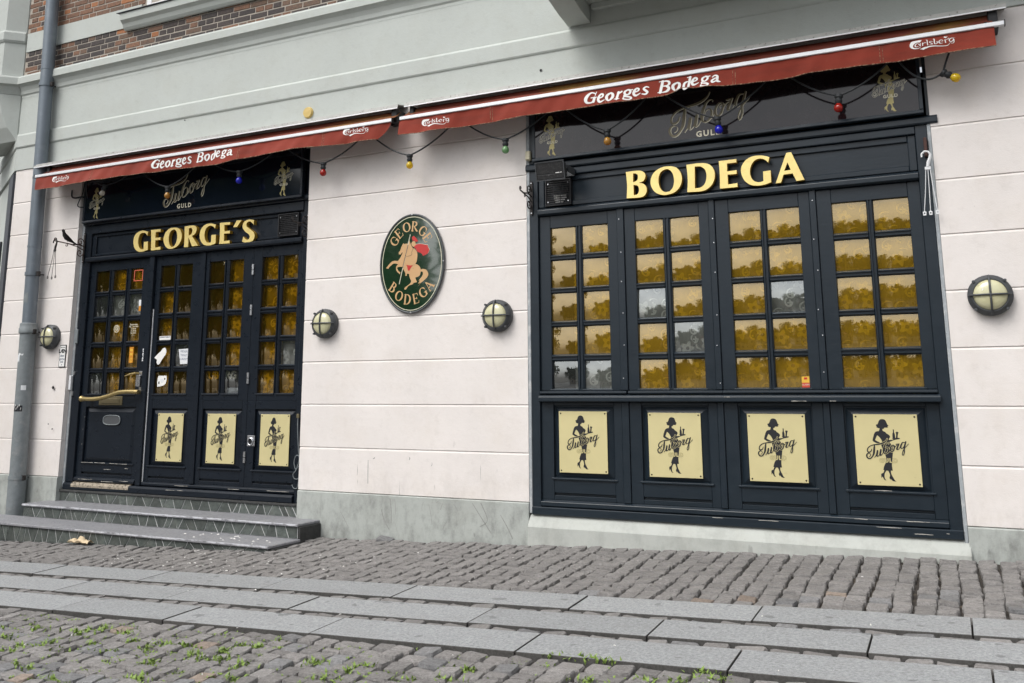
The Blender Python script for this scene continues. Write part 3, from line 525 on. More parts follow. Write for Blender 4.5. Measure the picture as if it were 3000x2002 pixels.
an3 = t.math('COSINE', t.math('MULTIPLY', an2, 2)); lf = t.math('LESS_THAN', vb.outputs['Distance'], t.math('MULTIPLY', t.math('ABSOLUTE', an3), .20))
pat = t.math('MAXIMUM', fl, t.math('MULTIPLY', t.math('MAXIMUM', scr, lf), t.math('GREATER_THAN', rad, .36)))
pat = t.math('SUBTRACT', pat, t.math('MULTIPLY', rib, .6), True)
c = t.mix(pat, (.40, .39, .34, 1), (.92, .90, .80, 1))
fold = t.math('MULTIPLY', t.noise(2.5, 3, .5, sc=(4, 1, .15)), 1.0)
b = t.bsdf(Base_Color=c, Roughness=.9); t.set(b.inputs['Normal'], t.bump(fold, .5, .05)); t.done(b)
# lamp bulbs
for nm, cc in (('red', (.45, .02, .01)), ('blue', (.015, .02, .55)), ('yellow', (.75, .55, .02)), ('green', (.22, .42, .20)), ('amber', (.55, .28, .05)), ('clear', (.75, .72, .66))):
    t = NT('bulb_' + nm)
    tr = t.n('BsdfTransparent'); tr.inputs['Color'].default_value = (*[min(1, q * 1.3 + .02) for q in cc], 1)
    df = t.n('BsdfPrincipled'); df.inputs['Base Color'].default_value = (*cc, 1); df.inputs['Roughness'].default_value = .06; df.inputs['Coat Weight'].default_value = .6
    ms = t.n('MixShader'); ms.inputs[0].default_value = .35 if nm in ('clear',) else .62
    t.t.links.new(tr.outputs[0], ms.inputs[1]); t.t.links.new(df.outputs[0], ms.inputs[2]); t.done(ms)
mat('filament', (.85, .65, .35), .4)
# ------------------------------------------------------------------ ground
def gz(x, y): return .0377 * x + .0381 * y
def sheet(x0, x1, y0, y1, dz, n=1):
    return MB().add([(x, y, gz(x, y) + dz) for x, y in ((x0, y0), (x1, y0), (x1, y1), (x0, y1))], [(0, 1, 2, 3)])
structure('ground', sheet(-160, 160, -220, 25, -.09), 'plaza')
pavement = structure('pavement', sheet(-14, 4, -9, .1, -.040), 'soil')
def slope_rot(): return (math.atan(.0381), -math.atan(.0377), 0)
def sett_mesh(name, sx, sy, seed, mt):
    r = random.Random(seed); mb = MB(); n = 8; out = []
    base = [(-1, -.78), (-.80, -1), (.80, -1), (1, -.80), (1, .78), (.80, 1), (-.78, 1), (-1, .80)]
    base = [(a * sx / 2 * r.uniform(.91, 1.03), b * sy / 2 * r.uniform(.91, 1.03)) for a, b in base]
    t = [r.uniform(-.004, .004), r.uniform(-.0045, .0045), r.uniform(-.0045, .0045)]
    def zz(x, y, o): return o + t[0] + t[1] * x / sx * 2 + t[2] * y / sy * 2
    V = [(x, y, -.075) for x, y in base] + [(x, y, zz(x, y, -.012 + r.uniform(-.006, .004))) for x, y in base]
    V += [(x * r.uniform(.87, .95), y * r.uniform(.87, .95), zz(x, y, r.uniform(-.003, .003))) for x, y in base] + [(r.uniform(-.2, .2) * sx, r.uniform(-.2, .2) * sy, zz(0, 0, .0025))]
    F = []
    for k in range(2):
        for i in range(n): F.append((k * n + i, k * n + (i + 1) % n, (k + 1) * n + (i + 1) % n, (k + 1) * n + i))
    for i in range(n): F.append((2 * n + i, 2 * n + (i + 1) % n, 3 * n))
    mb.add(V, F); me = mb.mesh(name)
    me.materials.append(MAT[mt]); return me
setts = []   # (x, y, sx, sy)
def fill_setts(x0, x1, y0, y1, pitch=.133):
    x = x0
    while x < x1:
        w = pitch * rng.uniform(.9, 1.12); y = y1 - rng.uniform(0, .03); wob = rng.uniform(0, 6)
        while y > y0:
            l = rng.choice((.105, .12, .13, .145, .155)) * rng.uniform(.94, 1.06)
            yc = y - l / 2
            if y - l < y0 - .035: break
            setts.append((x + w / 2 + .009 * math.sin(yc * 3 + wob) + rng.uniform(-.005, .005), yc, w, l))
            y -= l
        x += w
fill_setts(-11.4, 1.1, -1.785, -.02)
for yb in (-2.27, -2.735):
    x = -8.6
    while x < 1.0:
        w = rng.uniform(.12, .2); setts.append((x + w / 2, yb + .038, w, .088)); x += w
fill_setts(-7.6, .9, -4.75, -3.14, .142)
def occupied(x, y): return x < -5.97 and y > -.80            # under the steps
setts = [s for s in setts if not occupied(s[0], s[1])]
PROT = {}
for mt in ('sett', 'sett_cool', 'sett_warm'):
    PROT[mt] = [sett_mesh('cobblestone', .118, .110, 100 + i, mt) for i in range(10)]
camv = Vector((0, -8, 1.19))
def shown(s):       # how large a stone shows from the photograph's standpoint
    p = Vector((s[0], s[1], gz(s[0], s[1]))) - camv; f = p.dot(Vector(RT[2]))
    if f < .3: return 0
    u = 1437.83 + 2667.64 * p.dot(Vector(RT[0])) / f; v = 668.11 - 2667.64 * p.dot(Vector(RT[1])) / f
    if not (-30 < u < 3030 and v < 2030): return 0
    return s[2] * s[3] * (-p.z) / f ** 3
setts.sort(key=shown, reverse=True)
stuffv = MB()
for i, (x, y, w, l) in enumerate(setts):
    mt = rng.choices(('sett', 'sett_cool', 'sett_warm'), (.84, .13, .03))[0]
    me = rng.choice(PROT[mt]); dz = rng.uniform(-.006, .004) + (.001 if y < -2.16 else -.003); rz = rng.uniform(-.09, .09)
    if i < 300:
        o = bpy.data.objects.new('cobblestone', me); o.location = (x, y, gz(x, y) + dz); o.rotation_euler = slope_rot()[:2] + (rz,); o.scale = (w / .127, l / .127, 1)
        link(o, pavement)
    else:
        a, b_ = w / .127, l / .127; ca, sa = math.cos(rz), math.sin(rz)
        stuffv.add([(x + (q.co.x * a) * ca - (q.co.y * b_) * sa, y + (q.co.x * a) * sa + (q.co.y * b_) * ca,
                     gz(x + q.co.x * a, y + q.co.y * b_) + q.co.z + dz) for q in me.vertices], [tuple(p.vertices) for p in me.polygons])
me = bpy.data.meshes.new('cobblestones'); me.from_pydata(stuffv.v, [], stuffv.f)
tag(ob('cobblestones', me, 'sett_stuff', pavement), kind='stuff')
# long granite slabs, three strips
for (ya, yb), js in (((-2.172, -1.795), (-10.2, -8.7, -7.49, -6.2, -4.9, -3.71, -2.35, -1.18, -.01, 1.3)),
                     ((-2.645, -2.275), (-9.2, -7.8, -6.62, -5.43, -4.25, -2.84, -1.68, -.504, .75, 1.6)),
                     ((-3.122, -2.745), (-8.4, -7.2, -6.02, -4.93, -3.70, -2.29, -1.12, .06, 1.2))):
    for a, b_ in zip(js[:-1], js[1:]):
        dz = rng.uniform(-.002, .003); g = .004; V = []
        for x, y in ((a + g, ya), (b_ - g, ya), (b_ - g, yb), (a + g, yb)): V.append((x, y, gz(x, y)))
        fr = (.006 if yb > -2 else .007)
        top = [(x, y, z + fr + dz) for x, y, z in V]; bot = [(x, y, z - .08) for x, y, z in V]
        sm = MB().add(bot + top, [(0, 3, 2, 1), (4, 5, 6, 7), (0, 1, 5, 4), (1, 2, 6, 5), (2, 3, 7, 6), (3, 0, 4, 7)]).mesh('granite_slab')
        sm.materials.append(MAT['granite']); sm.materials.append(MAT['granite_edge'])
        for p in sm.polygons: p.material_index = 1 if p.normal.z < .5 else 0      # sawn tops, darker edge faces
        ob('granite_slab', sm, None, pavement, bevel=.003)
# the dark stone wedged against the plinth
o = bpy.data.objects.new('cobblestone', sett_mesh('cobblestone', .17, .13, 5, 'sett_cool')); o.location = (-5.12, -.07, gz(-5.12, -.07) + .022); o.rotation_euler = (.2, .1, .3); link(o, pavement)

# ------------------------------------------------------------------ the building
bld = thing('building', 'pink and grey rendered corner building with brick upper storey above two shopfronts', 'building', (-5, 0, 0))
ZJ = [.226, .669, 1.113, 1.56, 2.008, 2.457, 2.903, 3.348, 3.795, 4.262]
def course(x0, x1, z0, z1, mt='pink_render'):
    mb = MB().prism_x([(.10, z0 + .001), (.007, z0 + .001), (0, z0 + .006), (0, z1 - .018), (.008, z1 - .001), (.10, z1 - .001)], x0, x1)
    return ob('wall_course', mb, mt, bld)
SECT = ((-11.30, -9.965), (-6.268, -3.598), (.018, 3.2))
for a, b_ in SECT:
    for z0, z1 in zip(ZJ[:-1], ZJ[1:]): course(a, b_, z0, z1)
    # plinth
    mb = MB(); n = max(2, int((b_ - a) / .4))
    pr = [(.10, .223), (-.004, .223), (-.012, .214), (-.012, -.6), (.10, -.6)]
    ob('plinth', MB().prism_x(pr, a, b_), 'plinth_render', bld)
for a, b_ in ((-9.965, -6.268), (-3.598, .018)): course(a, b_, 3.985, 4.262)
ob('wall_core', MB().box(-11.30, -9.965, .095, .4, -.6, 4.27).box(-6.268, -3.598, .095, .4, -.6, 4.27).box(.018, 3.2, .095, .4, -.6, 4.27).box(-11.3, 3.2, .105, .4, 4.0, 5.3), 'pink_render', bld)
for s_ in SCUFF:        # boot scuffs and scratches
    q_ = random.Random(len(s_) * 7 + int(s_[0][0] * 100))
    st_ = [(a, b, (.004 if len(s_) == 2 else .009) * q_.uniform(.6, 1.5)) for a, b in s_]
    if len(st_) == 2: st_.insert(1, ((st_[0][0] + st_[1][0]) / 2 + q_.uniform(-.01, .01), (st_[0][1] + st_[1][1]) / 2, st_[0][2] * 1.4))
    ob('scuff_mark', MB().loops(stroke_loops([st_], (), 0, 60), -.0128 if s_[0][1] < .222 else -.0007), 'scuff', bld)
# bevelled sill plinth under the bodega window
ob('sill_plinth', MB().prism_x([(.10, .128), (.02, .122), (-.055, .026), (-.06, .018), (-.06, -.6), (.10, -.6)], -3.592, .03), 'sill_render', bld, bevel=.006)
# frieze with moulded band, then cornice
FR = [(.10, 4.262), (-.012, 4.262), (-.012, 4.572), (-.022, 4.578), (-.030, 4.592), (-.030, 4.746), (-.024, 4.757), (-.004, 4.778), (-.004, 5.30), (.10, 5.30)]
CO = [(.10, 5.30), (-.006, 5.30), (-.006, 5.335), (-.022, 5.355), (-.030, 5.40), (-.052, 5.450), (-.085, 5.478), (-.10, 5.484), (-.10, 5.572), (-.085, 5.60), (.10, 5.615)]
ob('frieze', MB().prism_x(FR, -11.32, 3.2), 'grey_render', bld)
ob('cornice', MB().prism_x(CO, -11.32, 3.2), 'grey_render', bld)
# splayed corner running back at the far left
def splay(prof, L, s0=0.0, x0=-11.32):
    n = len(prof); d = Vector((-.874, .485)); nn = Vector((-.485, -.874)); V = []
    for s in (s0, s0 + L):
        for y, z in prof: V.append((x0 + d.x * s - nn.x * y, d.y * s - nn.y * y, z))
    return MB().add(V, [(i, (i + 1) % n, (i + 1) % n + n, i + n) for i in range(n)] + [tuple(range(n - 1, -1, -1)), tuple(range(n, 2 * n))])
ob('splay_frieze', splay(FR, 2.6), 'grey_render', bld); ob('splay_cornice', splay(CO, 2.6), 'grey_render', bld)
ob('splay_wall', splay([(.02, -.6), (.02, 4.26), (.3, 4.26), (.3, -.6)], 2.6), 'grey_render', bld)
ob('splay_frame', splay([(-.02, .2), (-.02, 4.22), (.018, 4.22), (.018, .2)], .42, -.01), 'slate', bld)
mbw = splay([(-.012, 1.0), (-.012, 3.4), (.018, 3.4), (.018, 1.0)], 1.0, .9); ob('splay_window', mbw, 'dark_glass', bld)
ob('side_wall', MB().box(-13.62, -13.3, 1.22, 9.0, -1.2, 9.0), 'grey_render', bld)
ob('splay_upper', splay([(.02, 5.61), (.02, 9.0), (.3, 9.0), (.3, 5.61)], 2.6), 'grey_render', bld)
# oriel on the corner: shaft, band and rounded corbel
def oriel_ring(k, z, o=0.0):
    P = [(-11.36, .05), (-11.36 + o * .5, 0 - o), (-11.55 + o * .3, -.19 * k - o), (-12.35, -.19 * k - o), (-12.9, .45), (-11.6, .5)]
    return [(x if i not in (2,) else -11.36 + (x + 11.36) * (k if k > .05 else .05), y, z) for i, (x, y) in enumerate(P)]
def loft(rings):
    mb = MB(); n = len(rings[0]); mb.v = [p for r_ in rings for p in r_]
    for i in range(len(rings) - 1):
        for k in range(n): mb.f.append((i * n + k, i * n + (k + 1) % n, (i + 1) * n + (k + 1) % n, (i + 1) * n + k))
    mb.f += [tuple(range(n - 1, -1, -1)), tuple((len(rings) - 1) * n + k for k in range(n))]; return mb
ob('oriel_shaft', loft([oriel_ring(1, 5.61), oriel_ring(1, 9.0)]), 'grey_render', bld)
ob('oriel_band', loft([oriel_ring(1, 6.12, .012), oriel_ring(1, 6.15, .03), oriel_ring(1, 6.26, .03), oriel_ring(1, 6.29, .01)]), 'grey_render', bld)
ob('oriel_cornice', loft([oriel_ring(1, 5.36, .0), oriel_ring(1, 5.46, .05), oriel_ring(1, 5.485, .095), oriel_ring(1, 5.575, .095), oriel_ring(1, 5.605, .08)]), 'grey_render', bld)
ob('oriel_corbel', loft([oriel_ring(.02, 4.70), oriel_ring(.12, 4.74), oriel_ring(.5, 4.88), oriel_ring(.8, 5.08), oriel_ring(.96, 5.25), oriel_ring(1, 5.355)]), 'grey_render', bld)
# brick storey
bw = ob('brick_wall', MB().box(-11.35, 3.2, .012, .4, 5.6, 9.0), 'mortar', bld)
BM = {}
def brick_me(L, mt):
    k = (L, mt)
    if k not in BM:
        h, w, c = .0318, L / 2, .004
        mb = MB().add([(-w, .0, -h), (w, .0, -h), (w, .0, h), (-w, .0, h), (-w + c, -.006, -h + c), (w - c, -.006, -h + c), (w - c, -.006, h - c), (-w + c, -.006, h - c), (-w, .03, -h), (w, .03, -h), (w, .03, h), (-w, .03, h)],
                      [(4, 5, 6, 7), (0, 1, 5, 4), (1, 2, 6, 5), (2, 3, 7, 6), (3, 0, 4, 7), (8, 9, 1, 0), (9, 10, 2, 1), (10, 11, 3, 2), (11, 8, 0, 3)])
        BM[k] = mb.mesh('brick'); BM[k].materials.append(MAT[mt])
    return BM[k]
nb = 0
for zb, zt, x0, cap in ((5.648, 5.98, -11.29, -5.2), (6.300, 6.88, -11.30, -9.08)):
    z = zb; row = 0
    while z < zt:
        head = row % 2 == 0; L = .120 if head else .250; x = x0 + (0 if head else -.06) + rng.uniform(0, .02)
        xm = min(cap, -7.3 + (5.915 - z) / .197 + .35) if zb < 6 else min(cap, -9.06)
        while x < xm:
            l = L if rng.random() > .14 else (.250 if head else .120)
            if x + l > xm + .1: break
            if zb < 6: w_ = (.18, .33, .46, .03)
            else: w_ = (.55, .32, .08, .05)
            mt = rng.choices(('brick_red', 'brick_brown', 'brick_dark', 'brick_orange'), w_)[0]
            if zb < 6 and x < -9.6: mt = rng.choices(('brick_dark', 'brick_brown', 'brick_red'), (.6, .2, .2))[0]
            o = bpy.data.objects.new('brick', brick_me(l, mt)); o.location = (x + l / 2, .012 + rng.uniform(-.002, .002), z + rng.uniform(-.002, .002)); o.rotation_euler = (0, rng.uniform(-.006, .006), 0)
            link(o, bw); nb += 1
            x += l + .0135
        z += .0770; row += 1
ob('string_band', MB().box(-11.33, -9.1, -.006, .02, 5.985, 6.262), 'grey_render', bld)
# window ledge and the foot of the window above it
SL = [(.0, 5.93), (-.03, 5.93), (-.055, 5.96), (-.075, 6.01), (-.115, 6.045), (-.12, 6.10), (-.12, 6.135), (.0, 6.16)]
led = ob('window_ledge', MB().prism_x(SL, -9.36, -6.9), 'grey_render', bld)
ob('ledge_flashing', MB().prism_x([(.0, 6.163), (-.14, 6.138), (-.14, 6.146), (.0, 6.172)], -9.41, -6.85), 'slate', led)
win = ob('upper_window', MB().box(-9.02, -8.94, .0, .06, 6.175, 8).box(-8.94, -7.0, .0, .06, 6.175, 6.25).box(-8.20, -8.12, .0, .06, 6.25, 8), 'window_paint', bld, bevel=.004)
ob('pane', MB().box(-8.94, -7.0, .03, .035, 6.25, 8), 'dark_glass', win)
# balcony seen from below
bal = ob('balcony', MB().box(-3.12, .9, -1.0, -.012, 4.985, 5.12), 'grey_render', bld, bevel=.006)
ob('soffit_moulding', MB().box(-2.86, .8, -.06, -.006, 4.925, 4.984).box(-2.86, .8, -.99, -.93, 4.94, 4.984), 'grey_render', bal, bevel=.004)
for x in (-3.12, -1.1, .7):
    ob('bracket', MB().add([(x + dx, y, z) for dx in (0, .235) for y, z in ((-.014, 4.80), (-.26, 4.83), (-.62, 4.90), (-.9, 4.93), (-.9, 4.983), (-.014, 4.983))],
       [(0, 1, 2, 3, 4, 5), (6, 11, 10, 9, 8, 7)] + [(i, i + 6, (i + 1) % 6 + 6, (i + 1) % 6) for i in range(6)]), 'grey_render', bal, bevel=.005)
# rooms behind the glass
ob('room', MB().add([(x, y, z) for x in (-9.95, 1.0) for y in (.24, 4.5) for z in (-.1, 3.9)], [(0, 1, 3, 2), (4, 6, 7, 5), (2, 3, 7, 6), (0, 2, 6, 4), (1, 5, 7, 3)]), 'room_brown', bld)
# small holes and a stub in the wall
for x, z, r_ in ((-10.168, 1.311, .022), (-10.12, .80, .011), (-10.2, .86, .008), (-8.2, 4.55, .008), (-3.42, 4.40, .014)):
    ob('bolt_hole', MB().lathe([(0, .0), (r_ * .8, .0), (r_, .004)], (0, -1, 0), (x, -.014, z), 10), 'dark_metal', bld)
ob('wall_cap', MB().lathe([(.066, .0), (.066, .012), (.058, .02), (.058, .03), (0, .034)], (0, -1, 0), (-6.30, -.012, 4.372), 20), 'yellow_plastic', bld)

# ------------------------------------------------------------------ joinery
def pane_mesh(w, h, bulge, seed):
    r = random.Random(seed); n = 10; V = []; mb = MB(); ox, oz = r.uniform(-.12, .12), r.uniform(-.12, .12)
    for j in range(n + 1):
        for i in range(n + 1):
            u, v = i / n * 2 - 1, j / n * 2 - 1
            V.append((u * w / 2, -bulge * (1 - ((u - ox) ** 2 + (v - oz) ** 2) / 2) * r.uniform(.985, 1.015), v * h / 2))
    mb.add(V, [(j * (n + 1) + i, j * (n + 1) + i + 1, (j + 1) * (n + 1) + i + 1, (j + 1) * (n + 1) + i) for j in range(n) for i in range(n)])
    me = mb.mesh('pane')
    for p in me.polygons: p.use_smooth = True
    return me
PM = {}
def pane(parent, x0, x1, z0, z1, y, mt, big):
    k = (big, mt, rng.randrange(6))
    if k not in PM:
        PM[k] = pane_mesh((.272 if big else .236), .268, .0098, hash(k[2]) + (50 if big else 0)); PM[k].materials.append(MAT[mt])
    return ob('pane', PM[k], None, parent, loc=((x0 + x1) / 2, y, (z0 + z1) / 2), rot=(rng.uniform(-.02, .02), 0, rng.uniform(-.02, .02)))
def bar_prof(w, yf, yg): return [(-w / 2, yg + .02), (-w / 2, yf + .016), (-w * .40, yf + .010), (-w * .30, yf + .001), (-w * .15, yf + .001), (-w * .10, yf + .014), (w * .10, yf + .014), (w * .15, yf + .001), (w * .30, yf + .001), (w * .40, yf + .010), (w / 2, yf + .016), (w / 2, yg + .02)]
def sash(shop, x0, x1, z0, z1, cols, rows, yf, yg, mt, big, clear=(), name='sash', extra=None):
    zb, zt = rows[-1][0], rows[0][1]
    mb = MB().box(x0, cols[0][0], yf, yg + .03, z0, z1).box(cols[-1][1], x1, yf, yg + .03, z0, z1)
    mb.box(cols[0][0] + .0005, cols[-1][1] - .0005, yf + .0015, yg + .03, z0, zb).box(cols[0][0] + .0005, cols[-1][1] - .0005, yf + .0015, yg + .03, zt, z1)
    s = ob(name, mb, mt, shop, bevel=.003)
    for i in range(len(cols) - 1):
        a, b_ = cols[i][1], cols[i + 1][0]; c = (a + b_) / 2
        ob('glazing_bar', MB().prism_z([(c + q, y) for q, y in bar_prof(b_ - a, yf, yg)], zb, zt), mt, s)
    for i, (a, b_) in enumerate(cols):
        for j in range(len(rows) - 1):
            zl, zh = rows[j + 1][1], rows[j][0]; c = (zl + zh) / 2
            ob('glazing_bar', MB().prism_x([(y + .001, c + q) for q, y in bar_prof(zh - zl, yf, yg)][::-1], a, b_), mt, s)
        for j, (z_0, z_1) in enumerate(rows):
            pane(s, a, b_, z_0, z_1, yg + .004, 'clear_glass' if (i, j) in clear else ('amber_glass' if big else 'amber_glass_shaded'), big)
        # glazing bead lip below the lowest pane
        ob('bead', MB().prism_x([(yf + .001, zb - .022), (yf - .010, zb - .018), (yf - .010, zb - .006), (yg, zb + .004), (yg, zb - .022)], a - .018, b_ + .018), mt, s, bevel=.002)
    return s
def panel_unit(shop, x0, x1, px0, px1, zs, yf, mt):
    """framed lower panel: zs = bottom, groove low, groove high, panel bottom, panel top, top"""
    zb, g0, g1, p0, p1, zt = zs
    mb = MB().box(x0, px0, yf, yf + .06, zb, zt).box(px1, x1, yf, yf + .06, zb, zt)
    mb.box(px0 + .0005, px1 - .0005, yf + .0015, yf + .06, p1, zt).box(px0 + .0005, px1 - .0005, yf + .0015, yf + .06, g1, p0).box(px0 + .0005, px1 - .0005, yf + .0015, yf + .06, zb, g0)
    mb.box(px0, px1, yf + .022, yf + .06, g0, g1)
    u = ob('lower_frame', mb, mt, shop, bevel=.003)
    a, b_, c, d = px0, px1, p0, p1; i1, i2 = .012, .062; V = []
    for ins, y in ((0, .030), (i1, .030), (i2, .006)):
        V += [(a + ins, yf + y, c + ins), (b_ - ins, yf + y, c + ins), (b_ - ins, yf + y, d - ins), (a + ins, yf + y, d - ins)]
    F = [(8, 9, 10, 11)]
    for k in (0, 4): F += [(k + i, k + (i + 1) % 4, k + 4 + (i + 1) % 4, k + 4 + i) for i in range(4)]
    ob('raised_panel', MB().add(V, F), mt, u)
    ob('moulding', MB().prism_x([(yf, p0 - .012), (yf - .014, p0 - .010), (yf - .014, p0 + .004), (yf + .028, p0 + .012), (yf + .028, p0 - .012)], px0 - .022, px1 + .022), mt, u, bevel=.002)
    return u
# ---- bodega window front
PB = 'paint_bodega'
sb = thing('shopfront', 'dark blue wooden shopfront of four twin column window bays below gold BODEGA lettering', 'shopfront', (-1.8, 0, .12))
ob('frame_post', MB().box(-3.566, -3.482, .012, .12, .125, 3.45), PB, sb, bevel=.004)
ob('frame_post', MB().box(-.102, -.012, .012, .12, .125, 3.45), PB, sb, bevel=.004)
ob('edge_strip', MB().box(-3.598, -3.567, .004, .11, .13, 3.95), 'lead', sb, bevel=.004)
ob('edge_strip', MB().box(-.011, .017, .004, .11, .10, 3.42), 'lead', sb, bevel=.004)
ob('foot_rail', MB().box(-3.565, -.013, -.012, .10, .122, .193), PB, sb, bevel=.006)
BX = [((-3.368, -3.113), (-3.043, -2.783)), ((-2.517, -2.255), (-2.188, -1.919)), ((-1.654, -1.385), (-1.327, -1.055)), ((-.790, -.519), (-.465, -.196))]
BS = [(-3.481, -2.690), (-2.618, -1.829), (-1.771, -.965), (-.909, -.103)]
BR = [(2.538, 2.798), (2.218, 2.477), (1.898, 2.160), (1.582, 1.840), (1.262, 1.517)]
CLR = [{(0, 4), (1, 4)}, {(0, 2), (1, 3)}, {(1, 2)}, set()]
for k in range(4):
    sash(sb, BS[k][0], BS[k][1], 1.246, 2.918, BX[k], BR, .042, .068, PB, True, CLR[k])
    a, b_ = BX[k][0][0], BX[k][1][1]
    panel_unit(sb, BS[k][0], BS[k][1], (-3.37, -2.52, -1.668, -.82)[k] + .012, (-2.765, -1.905, -1.05, -.196)[k], (.258, .298, .320, .450, 1.110, 1.140), .040, PB)
    ob('drip_bar', MB().prism_x([(.05, 1.212), (.004, 1.212), (-.004, 1.222), (-.002, 1.238), (.05, 1.245)], BS[k][0] + .004, BS[k][1] + .06 if k < 3 else BS[k][1]), PB, sb, bevel=.002)
for a, b_ in ((-2.688, -2.620), (-1.827, -1.773), (-.963, -.911)):
    ob('mullion', MB().box(a, b_, .024, .12, 1.247, 2.93), PB, sb, bevel=.004)
    ob('mullion', MB().box(a, b_, .026, .12, .259, 1.141), PB, sb, bevel=.004)
ob('sill_rail', MB().prism_x([(.10, 1.142), (-.026, 1.142), (-.034, 1.150), (-.034, 1.186), (-.022, 1.200), (.05, 1.211), (.10, 1.211)], -3.48, -.085), PB, sb, bevel=.003)
ob('bottom_rail', MB().prism_x([(.10, .194), (.020, .196), (.006, .204), (.006, .240), (.040, .257), (.10, .257)], -3.481, -.104), PB, sb, bevel=.003)
ob('transom', MB().prism_x([(.10, 2.919), (.006, 2.921), (-.012, 2.934), (-.012, 2.972), (.0, 2.986), (.046, 3.004), (.10, 3.004)], -3.481, -.103), PB, sb, bevel=.003)
ob('fascia_board', MB().box(-3.481, -.103, .052, .10, 3.004, 3.306), PB, sb)
ob('fascia_frame', MB().box(-3.481, -3.42, .03, .052, 3.004, 3.305).box(-.165, -.103, .03, .052, 3.004, 3.305).box(-3.42, -.165, .031, .052, 3.252, 3.305).box(-3.42, -.165, .031, .052, 3.004, 3.052), PB, sb, bevel=.006)
ob('fascia_rail', MB().prism_x([(.10, 3.306), (.008, 3.306), (.004, 3.314), (.004, 3.368), (.012, 3.376), (.10, 3.376)], -3.481, -.103), PB, sb, bevel=.003)
ob('head_cornice', MB().prism_x([(.10, 3.377), (-.010, 3.377), (-.02, 3.39), (-.02, 3.428), (-.006, 3.446), (.10, 3.45)], -3.60, .072), PB, sb, bevel=.003)
for a, b_ in ((-.008, .072), (-3.598, -3.52)): ob('head_post', MB().box(a, b_, .008, .1, 3.451, 3.985), PB, sb, bevel=.004)
for k, xs in enumerate((-2.655, -1.80, -.937)):
    for j in range(6): ob('screw', MB().lathe([(0, 0), (.006, 0), (.005, .003), (0, .004)], (0, -1, 0), (xs + rng.uniform(-.012, .012), .0235, 1.35 + j * .29 + rng.uniform(-.05, .05)), 8), 'chrome', sb)
def chips(parent, pts):
    for x, y, z, L in pts:
        r = random.Random(int((x + 20) * 1000)); n = 5; up = []; dn = []
        for i in range(n + 1):
            q = x + L * i / n; up.append((q, z + r.uniform(.0003, .0035))); dn.append((q, z - r.uniform(.0003, .0035)))
        ob('paint_chip', MB().loops([dn + up[::-1]], y), 'chipped_paint', parent)
chips(sb, [(-1.9, -.0135, .187, .09), (-1.52, -.0135, .186, .16), (-.62, -.0135, .186, .18), (-.35, -.0135, .15, .13), (-.13, -.0135, .165, .02), (-.78, .0045, .236, .10), (-.4, .0045, .238, .16), (-1.75, -.0355, 1.185, .05), (-1.2, -.0355, 1.152, .12), (-.9, -.0355, 1.153, .05), (-.62, .0255, .458, .13)])
# lace curtain behind the panes, drawn short of the first column
def curtain(shop, x0, x1, y, z0=1.15, z1=2.9):
    mb = MB(); n = int((x1 - x0) / .02); V = []
    for i in range(n + 1):
        x = x0 + (x1 - x0) * i / n; yy = y + .012 * math.sin(x * 23) + .008 * math.sin(x * 51 + 1)
        V += [(x, yy, z0), (x, yy, z1)]
    mb.add(V, [(2 * i, 2 * i + 2, 2 * i + 3, 2 * i + 1) for i in range(n)]); mb.smooth = False
    o = ob('lace_curtain', mb, 'lace', shop)
    for p in o.data.polygons: p.use_smooth = True
    return o
curtain(sb, -3.17, .0, .135)
# ---- georges door front
PG = 'paint_georges'
sg = thing('shopfront', 'black painted wooden shopfront with entrance door and three folding leaves below gold GEORGE\'S lettering', 'shopfront', (-8.1, 0, .08))
ob('edge_strip', MB().box(-9.964, -9.925, .062, .16, .10, 3.97), 'lead', sg, bevel=.004)
ob('frame_post', MB().box(-9.924, -9.792, .072, .20, .166, 3.45), PG, sg, bevel=.004)
ob('frame_post', MB().box(-6.382, -6.270, .072, .20, .076, 3.45), PG, sg, bevel=.004)
ob('mullion', MB().box(-8.722, -8.642, .060, .20, .166, 2.894), PG, sg, bevel=.005)
ob('mullion', MB().box(-7.900, -7.828, .082, .20, .215, 2.894), PG, sg, bevel=.004)
ob('threshold', MB().prism_x([(.20, .076), (.045, .076), (.040, .086), (.040, .140), (.06, .160), (.20, .165)], -9.924, -6.383), PG, sg, bevel=.004)
ob('worn_threshold', MB().prism_x([(.08, .142), (.0385, .112), (.0375, .135), (.046, .152), (.075, .166), (.10, .167)], -9.78, -8.80), 'rotten_wood', sg)
GR = [(2.512, 2.772), (2.196, 2.446), (1.872, 2.122), (1.550, 1.803), (1.232, 1.488)]
sash(sg, -9.790, -8.724, 1.16, 2.892, ((-9.690, -9.463), (-9.389, -9.166), (-9.089, -8.868)), GR, .105, .130, PG, False, {(0, 1), (1, 1), (2, 1), (0, 4)}, name='door_leaf')
sash(sg, -8.638, -7.902, 1.15, 2.892, ((-8.558, -8.338), (-8.266, -8.042)), GR, .100, .126, PG, False, {(1, 3)})
sash(sg, -7.826, -7.103, 1.15, 2.892, ((-7.774, -7.552), (-7.472, -7.250)), GR, .100, .126, PG, False, {(1, 4)})
sash(sg, -7.100, -6.384, 1.15, 2.892, ((-6.975, -6.754), (-6.682, -6.463)), GR, .100, .126, PG, False, {(1, 3)})
pd = panel_unit(sg, -9.790, -8.724, -9.69, -8.83, (.235, .268, .290, .400, 1.075, 1.16), .104, PG)
ob('kick_board', MB().prism_x([(.16, .175), (.085, .175), (.078, .185), (.078, .212), (.104, .234), (.16, .234)], -9.79, -8.76), PG, sg, bevel=.003)
